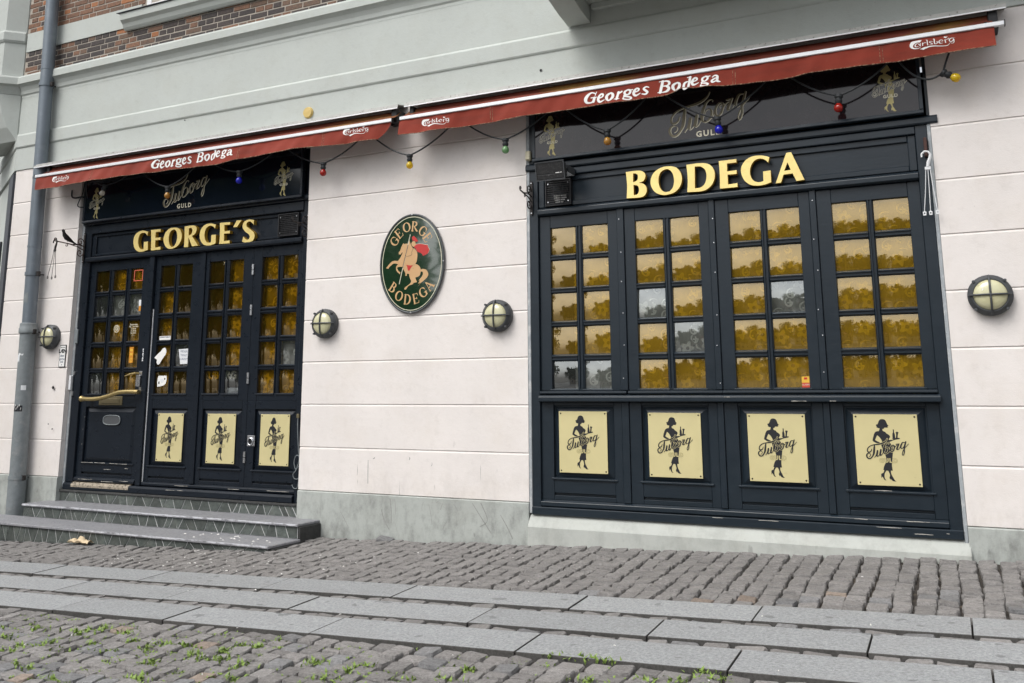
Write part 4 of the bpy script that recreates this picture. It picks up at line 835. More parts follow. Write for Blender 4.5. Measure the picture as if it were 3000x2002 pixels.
for a, b_, c, d in ((-8.638, -7.902, -8.56, -7.99), (-7.826, -7.103, -7.76, -7.17), (-7.100, -6.384, -6.985, -6.42)):
    panel_unit(sg, a, b_, c, d, (.215, .256, .278, .394, 1.057, 1.15), .100, PG)
ob('bottom_rail', MB().prism_x([(.20, .167), (.086, .168), (.076, .176), (.076, .200), (.10, .214), (.20, .214)], -8.638, -6.384), PG, sg, bevel=.003)
ob('transom', MB().prism_x([(.20, 2.894), (.056, 2.896), (.040, 2.908), (.040, 2.940), (.05, 2.954), (.106, 2.972), (.20, 2.972)], -9.845, -6.383), PG, sg, bevel=.003)
ob('fascia_board', MB().box(-9.79, -6.383, .112, .20, 2.972, 3.262), PG, sg)
ob('fascia_frame', MB().box(-9.79, -9.72, .09, .112, 2.972, 3.261).box(-6.45, -6.383, .09, .112, 2.972, 3.261).box(-9.72, -6.45, .091, .112, 3.222, 3.261).box(-9.72, -6.45, .091, .112, 2.972, 3.0), PG, sg, bevel=.006)
ob('fascia_rail', MB().prism_x([(.20, 3.262), (.066, 3.262), (.060, 3.27), (.060, 3.365), (.07, 3.374), (.20, 3.374)], -9.79, -6.383), PG, sg, bevel=.003)
ob('head_cornice', MB().prism_x([(.20, 3.376), (.05, 3.376), (.035, 3.39), (.035, 3.425), (.05, 3.445), (.20, 3.45)], -9.924, -6.27), PG, sg, bevel=.003)
ob('head_board', MB().box(-9.924, -6.27, .085, .2, 3.451, 3.985), PG, sg)
ob('draught_strip', MB().box(-8.6405, -8.630, .092, .0995, .20, 2.245), 'white_plastic', sg)
curtain(sg, -9.45, -8.84, .20); curtain(sg, -7.20, -6.40, .20); curtain(sg, -7.52, -7.19, .20, 1.50); curtain(sg, -8.62, -8.36, .22, 1.15, 2.5)
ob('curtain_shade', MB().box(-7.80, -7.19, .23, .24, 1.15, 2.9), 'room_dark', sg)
chips(sg, [(-9.68, .0885, .404, .2), (-9.45, .0885, .405, .18), (-9.2, .0885, .402, .3), (-9.7, .0765, .205, .25), (-9.3, .0765, .19, .2), (-9.0, .0765, .205, .15), (-8.2, .0385, .14, .14), (-8.02, .0385, .142, .08), (-8.1, .0745, .19, .2), (-7.3, .0745, .185, .16), (-6.75, .0745, .19, .3), (-9.72, .1035, .62, .012), (-9.72, .1035, .8, .01), (-9.705, .1035, .95, .014), (-9.3, .1035, .33, .12), (-8.95, .1035, .35, .06)])
# hinges, ring pull, handle, letter slot, lock of the front
for x, za, zb_ in ((-7.10, 2.576, 2.697), (-7.10, 2.11, 2.23), (-7.10, 1.338, 1.462), (-7.10, .472, .592)):
    h = ob('hinge', MB().tube([(x, .09, za), (x, .09, zb_)], .0155, 10), 'chrome', sg)
    ob('hinge_joint', MB().tube([(x, .09, (za + zb_) / 2 - .003), (x, .09, (za + zb_) / 2 + .003)], .0165, 10), 'dark_metal', h)
rp = ob('ring_pull', MB().box(-7.075, -6.968, .092, .1, .654, .769), 'chrome', sg, bevel=.006)
ob('ring', MB().tube([(-7.022 + .032 * math.cos(q), .084, .705 + .038 * math.sin(q)) for q in np.linspace(0, 2 * math.pi, 17)], .006, 6, False), 'chrome', rp)
ob('recess', MB().lathe([(0, .001), (.036, .001)], (0, -1, 0), (-7.022, .0915, .71), 16), 'dark_metal', rp)
dh = ob('door_handle', MB().tube([Vector(p) for p in catmull([(-9.66, .01, 1.173), (-9.55, .0, 1.168), (-9.38, .0, 1.172), (-9.2, .0, 1.202), (-9.05, .0, 1.24), (-8.93, .0, 1.254), (-8.78, .005, 1.254), (-8.71, .01, 1.25)], 4)], [.030] + [.0255] * 28, 14), 'brass_handle', sg)
ob('end_knob', MB().lathe([(.0, -.02), (.026, -.018), (.036, -.005), (.036, .01), (.028, .02)], (-1, .1, 0), (-9.665, .012, 1.173), 16), 'brass_handle', dh)
ob('handle_mount', MB().tube([(-8.74, .005, 1.25), (-8.74, .11, 1.25)], .024, 12).tube([(-9.60, .005, 1.17), (-9.60, .11, 1.17)], .02, 12), 'old_brass', dh)
ls = ob('letter_slot', MB().box(-9.462, -9.062, .095, .105, 1.094, 1.20), 'old_brass', sg, bevel=.004)
ob('flap', MB().box(-9.42, -9.10, .088, .094, 1.115, 1.175), 'old_brass', ls, bevel=.004)
npl = ob('name_plate', MB().loops([[(-9.222 + math.copysign(abs(math.cos(q)) ** .6, math.cos(q)) * .143, .916 + math.copysign(abs(math.sin(q)) ** .6, math.sin(q)) * .056) for q in np.linspace(0, 2 * math.pi, 33)[:-1]]], .100, .01), 'speaker_grey', sg)
ob('plate_rim', MB().tube([(-9.222 + math.copysign(abs(math.cos(q)) ** .6, math.cos(q)) * .143, .099, .916 + math.copysign(abs(math.sin(q)) ** .6, math.sin(q)) * .056) for q in np.linspace(0, 2 * math.pi, 33)], .006, 6, False), 'cast_iron_grey', npl)
lk = ob('door_lock', MB().box(-8.812, -8.742, .05, .105, 1.315, 1.455), 'chrome', sg, bevel=.006)
ob('lever', MB().tube([(-8.785, .07, 1.475), (-8.80, .03, 1.475), (-8.88, .02, 1.462), (-8.96, .02, 1.44)], [.014, .013, .012, .007], 10), 'brass_handle', lk)
ob('strike_plate', MB().box(-8.80, -8.745, .085, .105, 1.456, 1.50).box(-8.79, -8.745, .085, .105, 1.27, 1.314), 'chrome', lk, bevel=.004)
for za, zb_ in ((1.86, 2.04),): ob('keypad', MB().box(-9.93, -9.885, .05, .072, za, zb_), 'cast_iron_grey', sg, bevel=.005)
ob('hook_plate', MB().box(-9.955, -9.915, .03, .062, 1.28, 1.46), 'aluminium', sg, bevel=.004)
ob('hook_plate', MB().box(-9.905, -9.885, .05, .072, 1.47, 1.51), 'chrome', sg, bevel=.003); ob('hook_plate', MB().box(-9.92, -9.89, .05, .072, 1.21, 1.26), 'chrome', sg, bevel=.003)
# stickers and notes on the panes and stiles (print)
def rect(x0, x1, z0, z1): return [(x0, z0), (x1, z0), (x1, z1), (x0, z1)]
def sticker(pts, y, mt, name='sticker', parent=None, d=.001): return ob(name, MB().loops([pts], y, d), mt, parent or sg)
sticker(rect(-9.019, -8.952, 1.604, 1.797), .1165, 'sticker_orange')
for z in (1.75, 1.70, 1.66, 1.64, 1.62): sticker(rect(-9.008, -8.962, z - .006, z + (.024 if z > 1.69 else .003)), .1155, 'sticker_yellow')
fr = [(-9.030, 2.752), (-8.880, 2.752), (-8.878, 2.612), (-9.032, 2.612)]
ob('sticker', MB().loops([fr[::-1], [(-9.018, 2.742), (-8.890, 2.742), (-8.888, 2.622), (-9.020, 2.622)]], .1165, .001), 'sticker_frame', sg)
sticker(rect(-8.915, -8.866, 2.30, 2.375), .1165, 'paper'); sticker(rect(-8.912, -8.868, 2.235, 2.30), .1165, 'sticker_orange')
sticker(rect(-8.525, -8.343, 1.868, 1.914), .112, 'print_white')
tm = text_mesh('RYGNING FORBUDT', .018, bold=.0006); ob('sticker_text', tm, 'sign_blue', sg, loc=(-8.434, .1112, 1.900))
sticker(soften([(-8.44, 1.765), (-8.41, 1.775), (-8.385, 1.75), (-8.388, 1.70), (-8.44, 1.64), (-8.48, 1.585), (-8.51, 1.572), (-8.53, 1.60), (-8.525, 1.632), (-8.572, 1.655), (-8.52, 1.70), (-8.47, 1.735)]), .0965, 'print_white')
sticker([(-8.201, 1.751), (-8.034, 1.755), (-8.034, 1.578), (-8.164, 1.574)], .112, 'paper', 'note')
for k, s in enumerate(('MIDLER', 'TIDIGT', 'LUKKET')): ob('note_text', text_mesh(s, .034), 'sign_blue', sg, loc=(-8.112, .1112, 1.722 - k * .045), rot=(0, R(3), 0))
sticker(rect(-8.481, -8.33, 1.563, 1.60), .30, 'sticker_yellow', 'price_card', d=.004)
sticker(soften([(-8.50, 1.442), (-8.37, 1.442), (-8.365, 1.40), (-8.378, 1.35), (-8.42, 1.325), (-8.51, 1.312), (-8.515, 1.38)]), .112, 'print_white')
sticker(soften([(-8.47, 1.40), (-8.43, 1.41), (-8.41, 1.385), (-8.43, 1.36), (-8.46, 1.365)]), .111, 'paper')
sticker(rect(-8.405, -8.388, 1.395, 1.415), .111, 'print_black'); sticker(rect(-8.495, -8.478, 1.345, 1.375), .111, 'print_black')
ob('sticker', MB().loops([[(-9.269 + .048 * math.cos(q), 2.03 + .048 * math.sin(q)) for q in np.linspace(0, 2 * math.pi, 33)[:-1]], [(-9.269 + .039 * math.cos(q), 2.03 + .039 * math.sin(q)) for q in np.linspace(0, 2 * math.pi, 33)[:-1]]], .1165, .001), 'print_cream', sg)
ob('sticker_text', text_mesh('G', .07, bold=.003), 'print_cream', sg, loc=(-9.269, .1163, 2.03))
for k, (s, z) in enumerate((('\u00c5bningstider', .024), ('Man - Tors 09-00', .020), ('Fre 09-02', .020), ('L\u00f8r 09-02', .020), ('S\u00f8n 09-22', .020), ('-----------', .014))):
    ob('opening_hours', text_mesh(s, z * 1.1, bold=.0008), 'print_cream', sg, loc=(-8.975, .1163, 2.072 - k * .026))
ob('wall_lettering', text_mesh('TUBORG', .125, bold=.004, extrude=.003), 'print_cream', sg, loc=(-7.585, .165, 1.436))
ob('menu_card', MB().box(-7.46, -7.27, .16, .164, 1.232, 1.295), 'paper', sg)
ob('alarm_sticker', MB().box(-1.119, -1.057, .0560, .0568, 1.302, 1.353), 'sticker_yellow', sb); ob('alarm_sticker', MB().box(-1.119, -1.057, .0560, .0568, 1.258, 1.3015), 'sticker_red', sb)
ob('alarm_text', text_mesh('ALARM', .02), 'print_cream', sb, loc=(-1.088, .0554, 1.285)); ob('alarm_text', MB().box(-1.10, -1.075, .0550, .0558, 1.328, 1.345), 'print_red', sb)
for k in range(6): sticker([(-8.78 + rng.uniform(-.01, .01), 1.62 + k * .026), (-8.765 + rng.uniform(0, .015), 1.622 + k * .026), (-8.762, 1.64 + k * .026), (-8.779, 1.642 + k * .026)], .1035, 'paper')
# ------------------------------------------------------------------ door steps
steps = thing('door_steps', 'two worn grey stone steps with crazy paved green risers below the entrance', 'steps', (-8.2, -.4, -.3))
ob('tread', MB().box(-10.10, -5.967, -.372, .10, -.090, -.061), 'tread', steps, bevel=.006)
ob('tread', MB().box(-11.2, -5.945, -.832, -.345, -.236, -.207), 'tread', steps, bevel=.006)
r = random.Random(4)
def ragged(name, x0, x1, y, z0, z1):
    n = int((x1 - x0) / .05); up = [(x0 + (x1 - x0) * i / n, z1) for i in range(n + 1)]; dn = [(x0 + (x1 - x0) * i / n, z0 + .006 + r.uniform(-.006, .006)) for i in range(n + 1)]
    ob(name, MB().loops([dn + up[::-1]], y), 'worn_edge', steps)
ragged('worn_nosing', -10.09, -5.972, -.3735, -.082, -.0625); ragged('worn_nosing', -8.6, -5.96, -.8335, -.226, -.2085)
def riser(x0, x1, y, zl, zh, name='riser'):
    bk = ob(name, MB().add([(x0, y + .010, zl(x0)), (x1, y + .010, zl(x1)), (x1, y + .010, zh), (x0, y + .010, zh)], [(0, 1, 2, 3)]), 'grout', steps)
    cuts = []; x = x0; sgn = 1
    while x < x1:
        cuts.append((x + sgn * r.uniform(.01, .045), x - sgn * r.uniform(.01, .045))); x += r.uniform(.06, .15); sgn = -sgn if r.random() < .85 else sgn
    cuts[0] = (x0, x0); cuts.append((x1, x1))
    for (ba, ta), (bb, tb) in zip(cuts[:-1], cuts[1:]):
        g = .0062; bb, tb, ba, ta = min(bb, x1), min(tb, x1), max(ba, x0), max(ta, x0)
        if bb - ba < .012 and tb - ta < .012: continue
        P = [(ba + g, zl(ba) + .004), (max(bb - g, ba + g + .002), zl(bb) + .004), (max(tb - g, ta + g + .002), zh - .002), (ta + g, zh - .002)]
        o = ob('riser_stone', MB().loops([P], y + .005 + r.uniform(-.002, .002), .01), 'riser', bk)
riser(-9.962, -6.27, .034, lambda x: -.060, .050); riser(-10.09, -5.985, -.352, lambda x: -.206, -.091); riser(-11.19, -5.975, -.812, lambda x: gz(x, -.81) - .01, -.237)
ob('threshold_kerb', MB().box(-9.962, -6.27, .026, .12, .0505, .0755), 'riser_dark', steps, bevel=.004)
ob('side_stone', MB().add([(-5.972, -.352, -.30), (-5.945, -.352, -.30), (-5.945, -.01, -.30), (-5.972, -.01, -.30), (-5.972, -.352, -.091), (-5.95, -.352, -.091), (-5.95, -.01, -.091), (-5.972, -.01, -.091)],
   [(0, 3, 2, 1), (4, 5, 6, 7), (0, 1, 5, 4), (1, 2, 6, 5), (2, 3, 7, 6), (3, 0, 4, 7)]), 'riser_dark', steps, bevel=.006)
ob('side_stone', MB().box(-5.972, -5.93, -.80, -.353, -.36, -.2375), 'riser_dark', steps, bevel=.008)
ob('step_core', MB().box(-10.08, -5.985, -.341, .12, -.5, -.0925).box(-11.15, -5.985, -.80, -.343, -.6, -.24), 'riser_dark', steps)

# ------------------------------------------------------------------ lettering
def shape_ob(name, loops, y, depth, mt, parent): return ob(name, MB().loops(loops, y, depth), mt, parent)
def gold_sign(name, glyphs, chars, y, label):
    x0 = min(p[0] for g in glyphs for p in g[0]); t_ = thing(name, label, 'letter sign', (x0, y, 3.0))
    for g, ch in zip(glyphs, chars):
        lp = [soften(l, 4) for l in g]
        o = shape_ob('letter', lp, y, .002, 'gold_leaf', t_); o['label'] = 'gold letter ' + ch if ch != "'" else 'gold apostrophe'
        shape_ob('letter_edge', lp, y + .0022, .050, 'gold_side', o)
    return t_
gold_sign('letter_sign', BOD, 'BODEGA', -.030, 'raised gold letters spelling BODEGA on the dark blue fascia')
gold_sign('letter_sign', GEO, "GEORGE'S", .055, 'raised gold letters spelling GEORGE\'S over the entrance door')
LADY_L = [soften(p, 2) for p in LADY]
lz = [p[1] for l in LADY for p in l]; LZ0, LZ1 = min(lz), max(lz)
def lady_loops(s, ox, oz): return [[(a * s + ox, b * s + oz) for a, b in l] for l in stroke_loops([], LADY, 0, 210)]
TUBL = {}
def tub_loops(s, ox, oz, grow=0.0):
    k = (s, grow)
    if k not in TUBL: TUBL[k] = stroke_loops(TUB, (), grow, 260, (0, 0), s)
    return [[(a + ox, b + oz) for a, b in l] for l in TUBL[k]]
# brass plates with the waitress print
def brass_plate(cx, cz, w, h, y, label, group):
    t_ = thing('sign_plate', label, 'sign plate', (cx, y, cz - h / 2), group)
    p = ob('plate', MB().box(cx - w / 2, cx + w / 2, y, y + .006, cz - h / 2, cz + h / 2), 'brass_plate', t_, bevel=.0015)
    sx = w / .470
    def X(l): return [[((a - cx) * sx + cx, b) for a, b in q] for q in l]
    shape_ob('waitress_print', X(lady_loops(1, cx, cz)), y - .0008, 0, 'print_black', t_)
    shape_ob('script_outline', X(tub_loops(.42, cx + .001, cz, .0036)), y - .0016, 0, 'brass_plate', t_)
    shape_ob('script_print', X(tub_loops(.42, cx + .001, cz, .0013)), y - .0024, 0, 'print_black', t_)
    for nm, bo, dy, mt in (('word_outline', .0026, .0016, 'print_gold'), ('word_print', .0006, .0024, 'brass_plate')):
        ob(nm, text_mesh('GULD', .046, bold=bo, spacing=1.15), mt, t_, loc=(cx + .003, y - dy, cz - .083))
    for sx_, sz in ((-1, -1), (1, -1), (1, 1), (-1, 1)):
        ob('screw', MB().lathe([(0, .004), (.005, .004), (.0075, 0), (.0075, -.002)], (0, -1, 0), (cx + sx_ * (w / 2 - .019), y, cz + sz * (h / 2 - .019)), 10), 'screw', t_)
for k, cx in enumerate((-3.066, -2.211, -1.345, -.502)):
    brass_plate(cx, (.780, .772, .769, .772)[k], .470, .552, .030, 'brass waitress plate on the BODEGA panel ' + ('below the loudspeaker', 'second from the loudspeaker end', 'second from the hanger end', 'below the white basket hanger')[k], 'brass plates on the bodega panels')
for k, (cx, w) in enumerate(((-8.240, .404), (-7.458, .420), (-6.688, .404))):
    brass_plate(cx, .728, w, .550, .090, 'brass waitress plate on the folding leaf ' + ('next to the entrance door', 'with the ring pull on its stile', 'beside the hanging cable loop')[k], 'brass plates on the folding leaves')
# light box signs above
def box_sign(x0, x1, y, zb, zt, mt, frame, ladies, tub, guld, label):
    t_ = thing('light_box_sign', label, 'sign', ((x0 + x1) / 2, y, zb))
    ob('sign_face', MB().box(x0 + .03, x1 - .03, y, y + .05, zb + .03, zt), mt, t_)
    ob('sign_frame', MB().prism_x([(y + .05, zb), (y - .012, zb), (y - .016, zb + .008), (y - .004, zb + .034), (y + .05, zb + .036)], x0, x1), frame, t_, bevel=.003)
    for a in (x0, x1 - .030): ob('sign_frame', MB().box(a, a + .030, y - .008, y + .05, zb + .036, zt), frame, t_, bevel=.003)
    for lx, z0, z1 in ladies:
        s = (z1 - z0) / (LZ1 - LZ0); oz = z0 - LZ0 * s; ox = lx
        shape_ob('waitress_print', lady_loops(s, ox, oz), y - .0008, 0, 'print_gold', t_)
        shape_ob('script_outline', tub_loops(.42 * s, ox, oz, .0028), y - .0016, 0, 'print_cream', t_)
        shape_ob('script_print', tub_loops(.42 * s, ox, oz), y - .0024, 0, mt, t_)
        ob('word_print', text_mesh('GULD', .046 * s, bold=.0012, spacing=1.15), 'print_cream', t_, loc=(ox + .003, y - .0024, oz - .083 * s))
    tx, tz, ts = tub
    shape_ob('script_light', tub_loops(ts, tx + .0055, tz - .0045), y - .0008, 0, 'print_cream', t_)
    shape_ob('script_print', tub_loops(ts, tx, tz), y - .0016, 0, 'print_olive', t_)
    ob('word_print', text_mesh('GULD', .074, bold=.0025, spacing=1.3), 'print_cream', t_, loc=(guld[0], y - .0012, guld[1]))
box_sign(-3.505, -.022, -.055, 3.455, 3.985, 'sign_bodega', 'paint_bodega', ((-3.295, 3.494, 3.90), (-.262, 3.502, 3.91)), (-1.761, 3.699, 1.0), (-1.77, 3.520), 'dark box sign with script lettering and two gold waitress figures over BODEGA')
box_sign(-9.900, -6.360, -.002, 3.398, 3.985, 'sign_georges', 'paint_georges', ((-9.655, 3.442, 3.852), (-6.63, 3.437, 3.846)), (-8.125, 3.652, .98), (-8.14, 3.468), 'dark box sign with script lettering and two gold waitress figures over GEORGE\'S')

# ------------------------------------------------------------------ oval sign
ov = thing('oval_sign', 'oval green enamel sign with horse and rider between the two shopfronts', 'sign', (-4.893, 0, 2.03))
def ell(a, b, n=64): return [(-4.893 + a * math.cos(q), 2.548 + b * math.sin(q)) for q in np.linspace(0, 2 * math.pi, n + 1)[:-1]]
ob('sign_face', MB().loops([ell(.375, .505)], -.028, .02), 'enamel_green', ov)
ob('sign_rim', MB().tube([(a, -.022, b) for a, b in ell(.380, .510)] + [(ell(.380, .510)[0][0], -.022, ell(.380, .510)[0][1])], .0115, 8, False), 'lamp_metal', ov)
ob('border_line', MB().loops([ell(.360, .490), ell(.353, .483)[::-1]], -.0288), 'print_cream', ov)
YO = -.0288
def ovp(name, pts, k, mt): ob(name, MB().loops([[(a - 4.893, b + 2.552) for a, b in soften(pts, 3)]], YO - .0006 * k), mt, ov)
ovp('horse_print', OVAL['horse'], 0, 'print_tan'); ovp('cape_trim', [(a * 1.03 - .004, b * 1.03 - .002) for a, b in OVAL['cape']], 0, 'print_cream'); ovp('cape_print', OVAL['cape'], 1, 'print_red')
ovp('rider_print', OVAL['rider'], 2, 'print_tan'); ovp('face_print', OVAL['face'], 2, 'print_tan'); ovp('helmet_print', OVAL['helm'], 3, 'print_red'); ovp('saddle_print', OVAL['saddle'], 3, 'print_red')
for nm, k, mt in (('lance', 3, 'print_cream'), ('lined', 4, 'print_black'), ('arm', 4, 'print_olive')):
    ob('lance_print' if nm != 'arm' else 'line_print', MB().loops(stroke_loops([OVAL[nm]], (), 0, 120, (-4.893, 2.552)), YO - .0006 * k), mt, ov)
def arc(cx, cz, rx, rz, a0, a1, w0, w1, n=12):     # broad-pen arc: thick on the flanks, thin at top and foot
    return [(cx + rx * math.cos(R(a0 + (a1 - a0) * i / n)), cz + rz * math.sin(R(a0 + (a1 - a0) * i / n)), w0 + (w1 - w0) * abs(math.cos(R(a0 + (a1 - a0) * i / n))) ** 1.4) for i in range(n + 1)]
T1, T2 = .065, .19
SER = {'O': [arc(.42, .5, .36, .46, 0, 360, T1, T2, 24)],
 'G': [arc(.42, .5, .36, .46, 48, 318, T1, T2, 20), [(.70, .84, .05), (.74, .62, .05)], [(.70, .42, .17), (.70, .16, .17)], [(.50, .43, .05), (.84, .43, .05)]],
 'E': [[(.18, .05, .17), (.18, .95, .17)], [(.06, .97, .05), (.62, .97, .06)], [(.62, .97, .05), (.66, .76, .05)], [(.2, .52, .06), (.48, .52, .06)], [(.49, .62, .05), (.49, .42, .05)], [(.06, .03, .05), (.64, .03, .06)], [(.64, .03, .05), (.70, .25, .05)]],
 'R': [[(.18, .05, .17), (.18, .95, .17)], [(.05, .97, .05), (.36, .97, .06)], [(.05, .03, .05), (.33, .03, .05)], arc(.34, .74, .26, .23, 90, -90, T1, .17, 10), [(.34, .51, .08), (.52, .26, .15), (.70, .05, .16)], [(.60, .03, .05), (.82, .03, .05)]],
 'B': [[(.18, .05, .17), (.18, .95, .17)], [(.05, .97, .05), (.36, .97, .06)], [(.05, .03, .05), (.38, .03, .06)], arc(.34, .76, .22, .21, 90, -90, T1, .16, 10), arc(.36, .29, .27, .26, 90, -90, T1, .18, 10), [(.2, .54, .05), (.4, .54, .05)]],
 'D': [[(.18, .05, .17), (.18, .95, .17)], [(.05, .97, .05), (.36, .97, .06)], [(.05, .03, .05), (.36, .03, .06)], arc(.34, .5, .40, .47, 90, -90, T1, .19, 14)],
 'A': [[(.08, .05, .06), (.40, .97, .06)], [(.40, .97, .12), (.72, .05, .18)], [(.22, .36, .06), (.6, .36, .06)], [(.0, .03, .05), (.2, .03, .05)], [(.58, .03, .05), (.88, .03, .05)]]}
SERL = {k: stroke_loops(v, (), 0, 110) for k, v in SER.items()}
ROT = (52, 40, 14, -6, -34, -58, -36, -22, -6, 12, 30, 50)
for (ch, lx, lzz), ro in zip(OVT, ROT):
    s = .104; ca, sa = math.cos(R(ro)), math.sin(R(ro)); lx *= .95; lzz *= .96
    lp = [[(lx - 4.893 + ((a - .41) * s) * ca - ((b - .5) * s) * sa, lzz + 2.552 + ((a - .41) * s) * sa + ((b - .5) * s) * ca) for a, b in l] for l in SERL[ch]]
    ob('letter_print', MB().loops(lp, YO), 'print_tan', ov)
for q in (0, 90, 180, 270): ob('screw', MB().lathe([(0, .006), (.006, .006), (.009, 0)], (0, -1, 0), (-4.893 + .380 * math.cos(R(q)), -.033, 2.548 + .510 * math.sin(R(q))), 8), 'chrome', ov)

# ------------------------------------------------------------------ wall lamps
def lamp(cx, cz, label):
    t_ = thing('bulkhead_lamp', label, 'wall lamp', (cx, 0, cz), 'round bulkhead lamps')
    ob('lamp_body', MB().lathe([(.150, 0), (.157, .004), (.157, .050), (.150, .058), (.150, .066), (.143, .074), (.128, .088), (.119, .088), (.116, .070)], (0, -1, 0), (cx, 0, cz), 36), 'lamp_metal', t_)
    ob('lamp_glass', MB().lathe([(.120, .070), (.113, .092), (.095, .108), (.065, .118), (.03, .1225), (0, .1235)], (0, -1, 0), (cx, 0, cz), 32), 'lamp_glass', t_)
    for a in (0, 90):
        ca, sa = math.cos(R(a)), math.sin(R(a)); P = []
        for q in np.linspace(-1, 1, 13): P.append((cx + q * .150 * ca, -.080 - .050 * (1 - abs(q) ** 3.2), cz + q * .150 * sa))
        ob('guard_bar', MB().tube(P, .0078, 6), 'lamp_metal', t_)
    for a in (45, 135, 225, 315): ob('screw_lug', MB().tube([(cx + .152 * math.cos(R(a)), -.05, cz + .152 * math.sin(R(a))), (cx + .152 * math.cos(R(a)), -.088, cz + .152 * math.sin(R(a)))], .011, 8), 'lamp_metal', t_)
    return t_
lamp(-10.28, 1.950, 'round caged wall lamp between the downpipe and the entrance door'); lamp(-5.965, 1.963, 'round caged wall lamp between the black folding leaves and the oval sign')
lamp(-3.905, 1.965, 'round caged wall lamp between the oval sign and the BODEGA front'); l4 = lamp(.320, 1.952, 'round caged wall lamp with a small white sticker on its glass')
ob('sticker', MB().loops([[(.262, 1.985), (.284, 1.975), (.292, 1.992), (.270, 2.002)]], -.1185, .001), 'print_white', l4)

# ------------------------------------------------------------------ downpipe
pipe = thing('downpipe', 'blue grey zinc downpipe with cast iron foot at the building corner', 'downpipe', (-10.545, -.11, -.4))
def pX(z): return -10.540 - .026 * z
ob('pipe', MB().tube([(pX(z), -.12, z) for z in (7.2, 5.6, 4, 2.1)], .084, 20), 'zinc', pipe)
ob('pipe_foot', MB().tube([(pX(z), -.12, z) for z in (2.12, 1.2, .2, .19, -.42)], [.098, .098, .098, .106, .106], 20), 'cast_iron_grey', pipe)
for z in (5.585, 3.133, 4.06): ob('pipe_seam', MB().tube([(pX(z), -.12, z - .012), (pX(z), -.12, z + .012)], .088, 20), 'zinc', pipe)
ob('pipe_socket', MB().lathe([(.10, 0), (.115, .01), (.115, .06), (.108, .07), (.108, .12), (.10, .13)], (0, 0, 1), (pX(2.02), -.12, 2.0), 20), 'cast_iron_grey', pipe)
for z in (5.36, 2.77, 2.02, .205):
    c_ = ob('pipe_clamp', MB().lathe([(.088 if z > 2.1 else .101, 0), (.095 if z > 2.1 else .112, .0), (.095 if z > 2.1 else .112, .045), (.088 if z > 2.1 else .101, .045)], (0, 0, 1), (pX(z), -.12, z - .022), 20), 'zinc' if z > 2.1 else 'cast_iron_grey', pipe)
    ob('clamp_bolt', MB().box(pX(z) + .09, pX(z) + .135, -.14, -.10, z - .03, z + .03), 'iron', c_, bevel=.004)
    ob('clamp_rod', MB().tube([(pX(z) + .06, -.06, z), (pX(z) + .06, .03, z)], .008, 8), 'iron', c_)
def wrap(z0, z1, a0, a1, rr, mt, name='sticker', rag=0.0):
    n = 8; V = []
    for i in range(n + 1):
        a = R(a0 + (a1 - a0) * i / n)
        for z in (z0 + rng.uniform(0, rag), z1 - rng.uniform(0, rag)): V.append((pX(z) + rr * math.cos(a), -.12 + rr * math.sin(a), z))
    o = ob(name, MB().add(V, [(2 * i, 2 * i + 2, 2 * i + 3, 2 * i + 1) for i in range(n)]), mt, pipe)
wrap(1.62, 1.755, -140, -90, .0985, 'paper', rag=.04); wrap(1.70, 1.75, -95, -60, .0985, 'paper', rag=.03); wrap(1.015, 1.09, -140, -40, .0985, 'print_black')
wrap(1.28, 1.34, -60, -25, .0985, 'paper'); wrap(2.38, 2.52, -130, -60, .0850, 'cast_iron_grey', rag=.03)
for k in range(7):
    a = R(-125 + k * 12); z = 1.035 + .02 * (k % 3); x = pX(z) + .0996 * math.cos(a); y = -.12 + .0996 * math.sin(a)
    ob('scrawl', MB().tube([(x, y, z), (x + .008, y, z + .03), (x + .012, y - .0005, z + .008)], .0022, 5), 'print_white', pipe)
# small upright sign
ln = thing('notice_sign', 'narrow white enamel notice with black border below the lamp by the downpipe', 'sign', (-10.057, 0, 1.562))
ob('sign_face', MB().box(-10.118, -9.998, -.008, .0, 1.562, 1.845), 'print_black', ln, bevel=.003)
ob('sign_field', MB().box(-10.107, -10.009, -.0095, -.0082, 1.573, 1.834), 'print_white', ln)
ob('arrow_print', MB().loops([[(-10.100, 1.812), (-10.088, 1.822), (-10.088, 1.815), (-10.028, 1.815), (-10.028, 1.822), (-10.016, 1.812), (-10.028, 1.802), (-10.028, 1.809), (-10.088, 1.809), (-10.088, 1.802)]], -.0104), 'print_black', ln)
for s, z, sz, bo in (('L\u00c6N', 1.765, .064, .0032), ('dem', 1.708, .042, .0006), ('gerne', 1.668, .040, .0006), ('ind', 1.632, .042, .0006), ('=', 1.592, .03, .001)):
    ob('sign_text', text_mesh(s, sz, bold=bo), 'print_black' if sz > .05 else 'sign_blue', ln, loc=(-10.058, -.0104, z))
# junction box on the bodega's edge
jb = thing('junction_box', 'small cream junction box at the upper corner of the BODEGA front', 'junction box', (-3.56, 0, 3.48))
ob('box_body', MB().box(-3.588, -3.536, -.045, .0, 3.482, 3.577), 'cream_plastic', jb, bevel=.006); ob('box_lid', MB().box(-3.583, -3.541, -.052, -.046, 3.489, 3.570), 'cream_plastic', jb, bevel=.004)

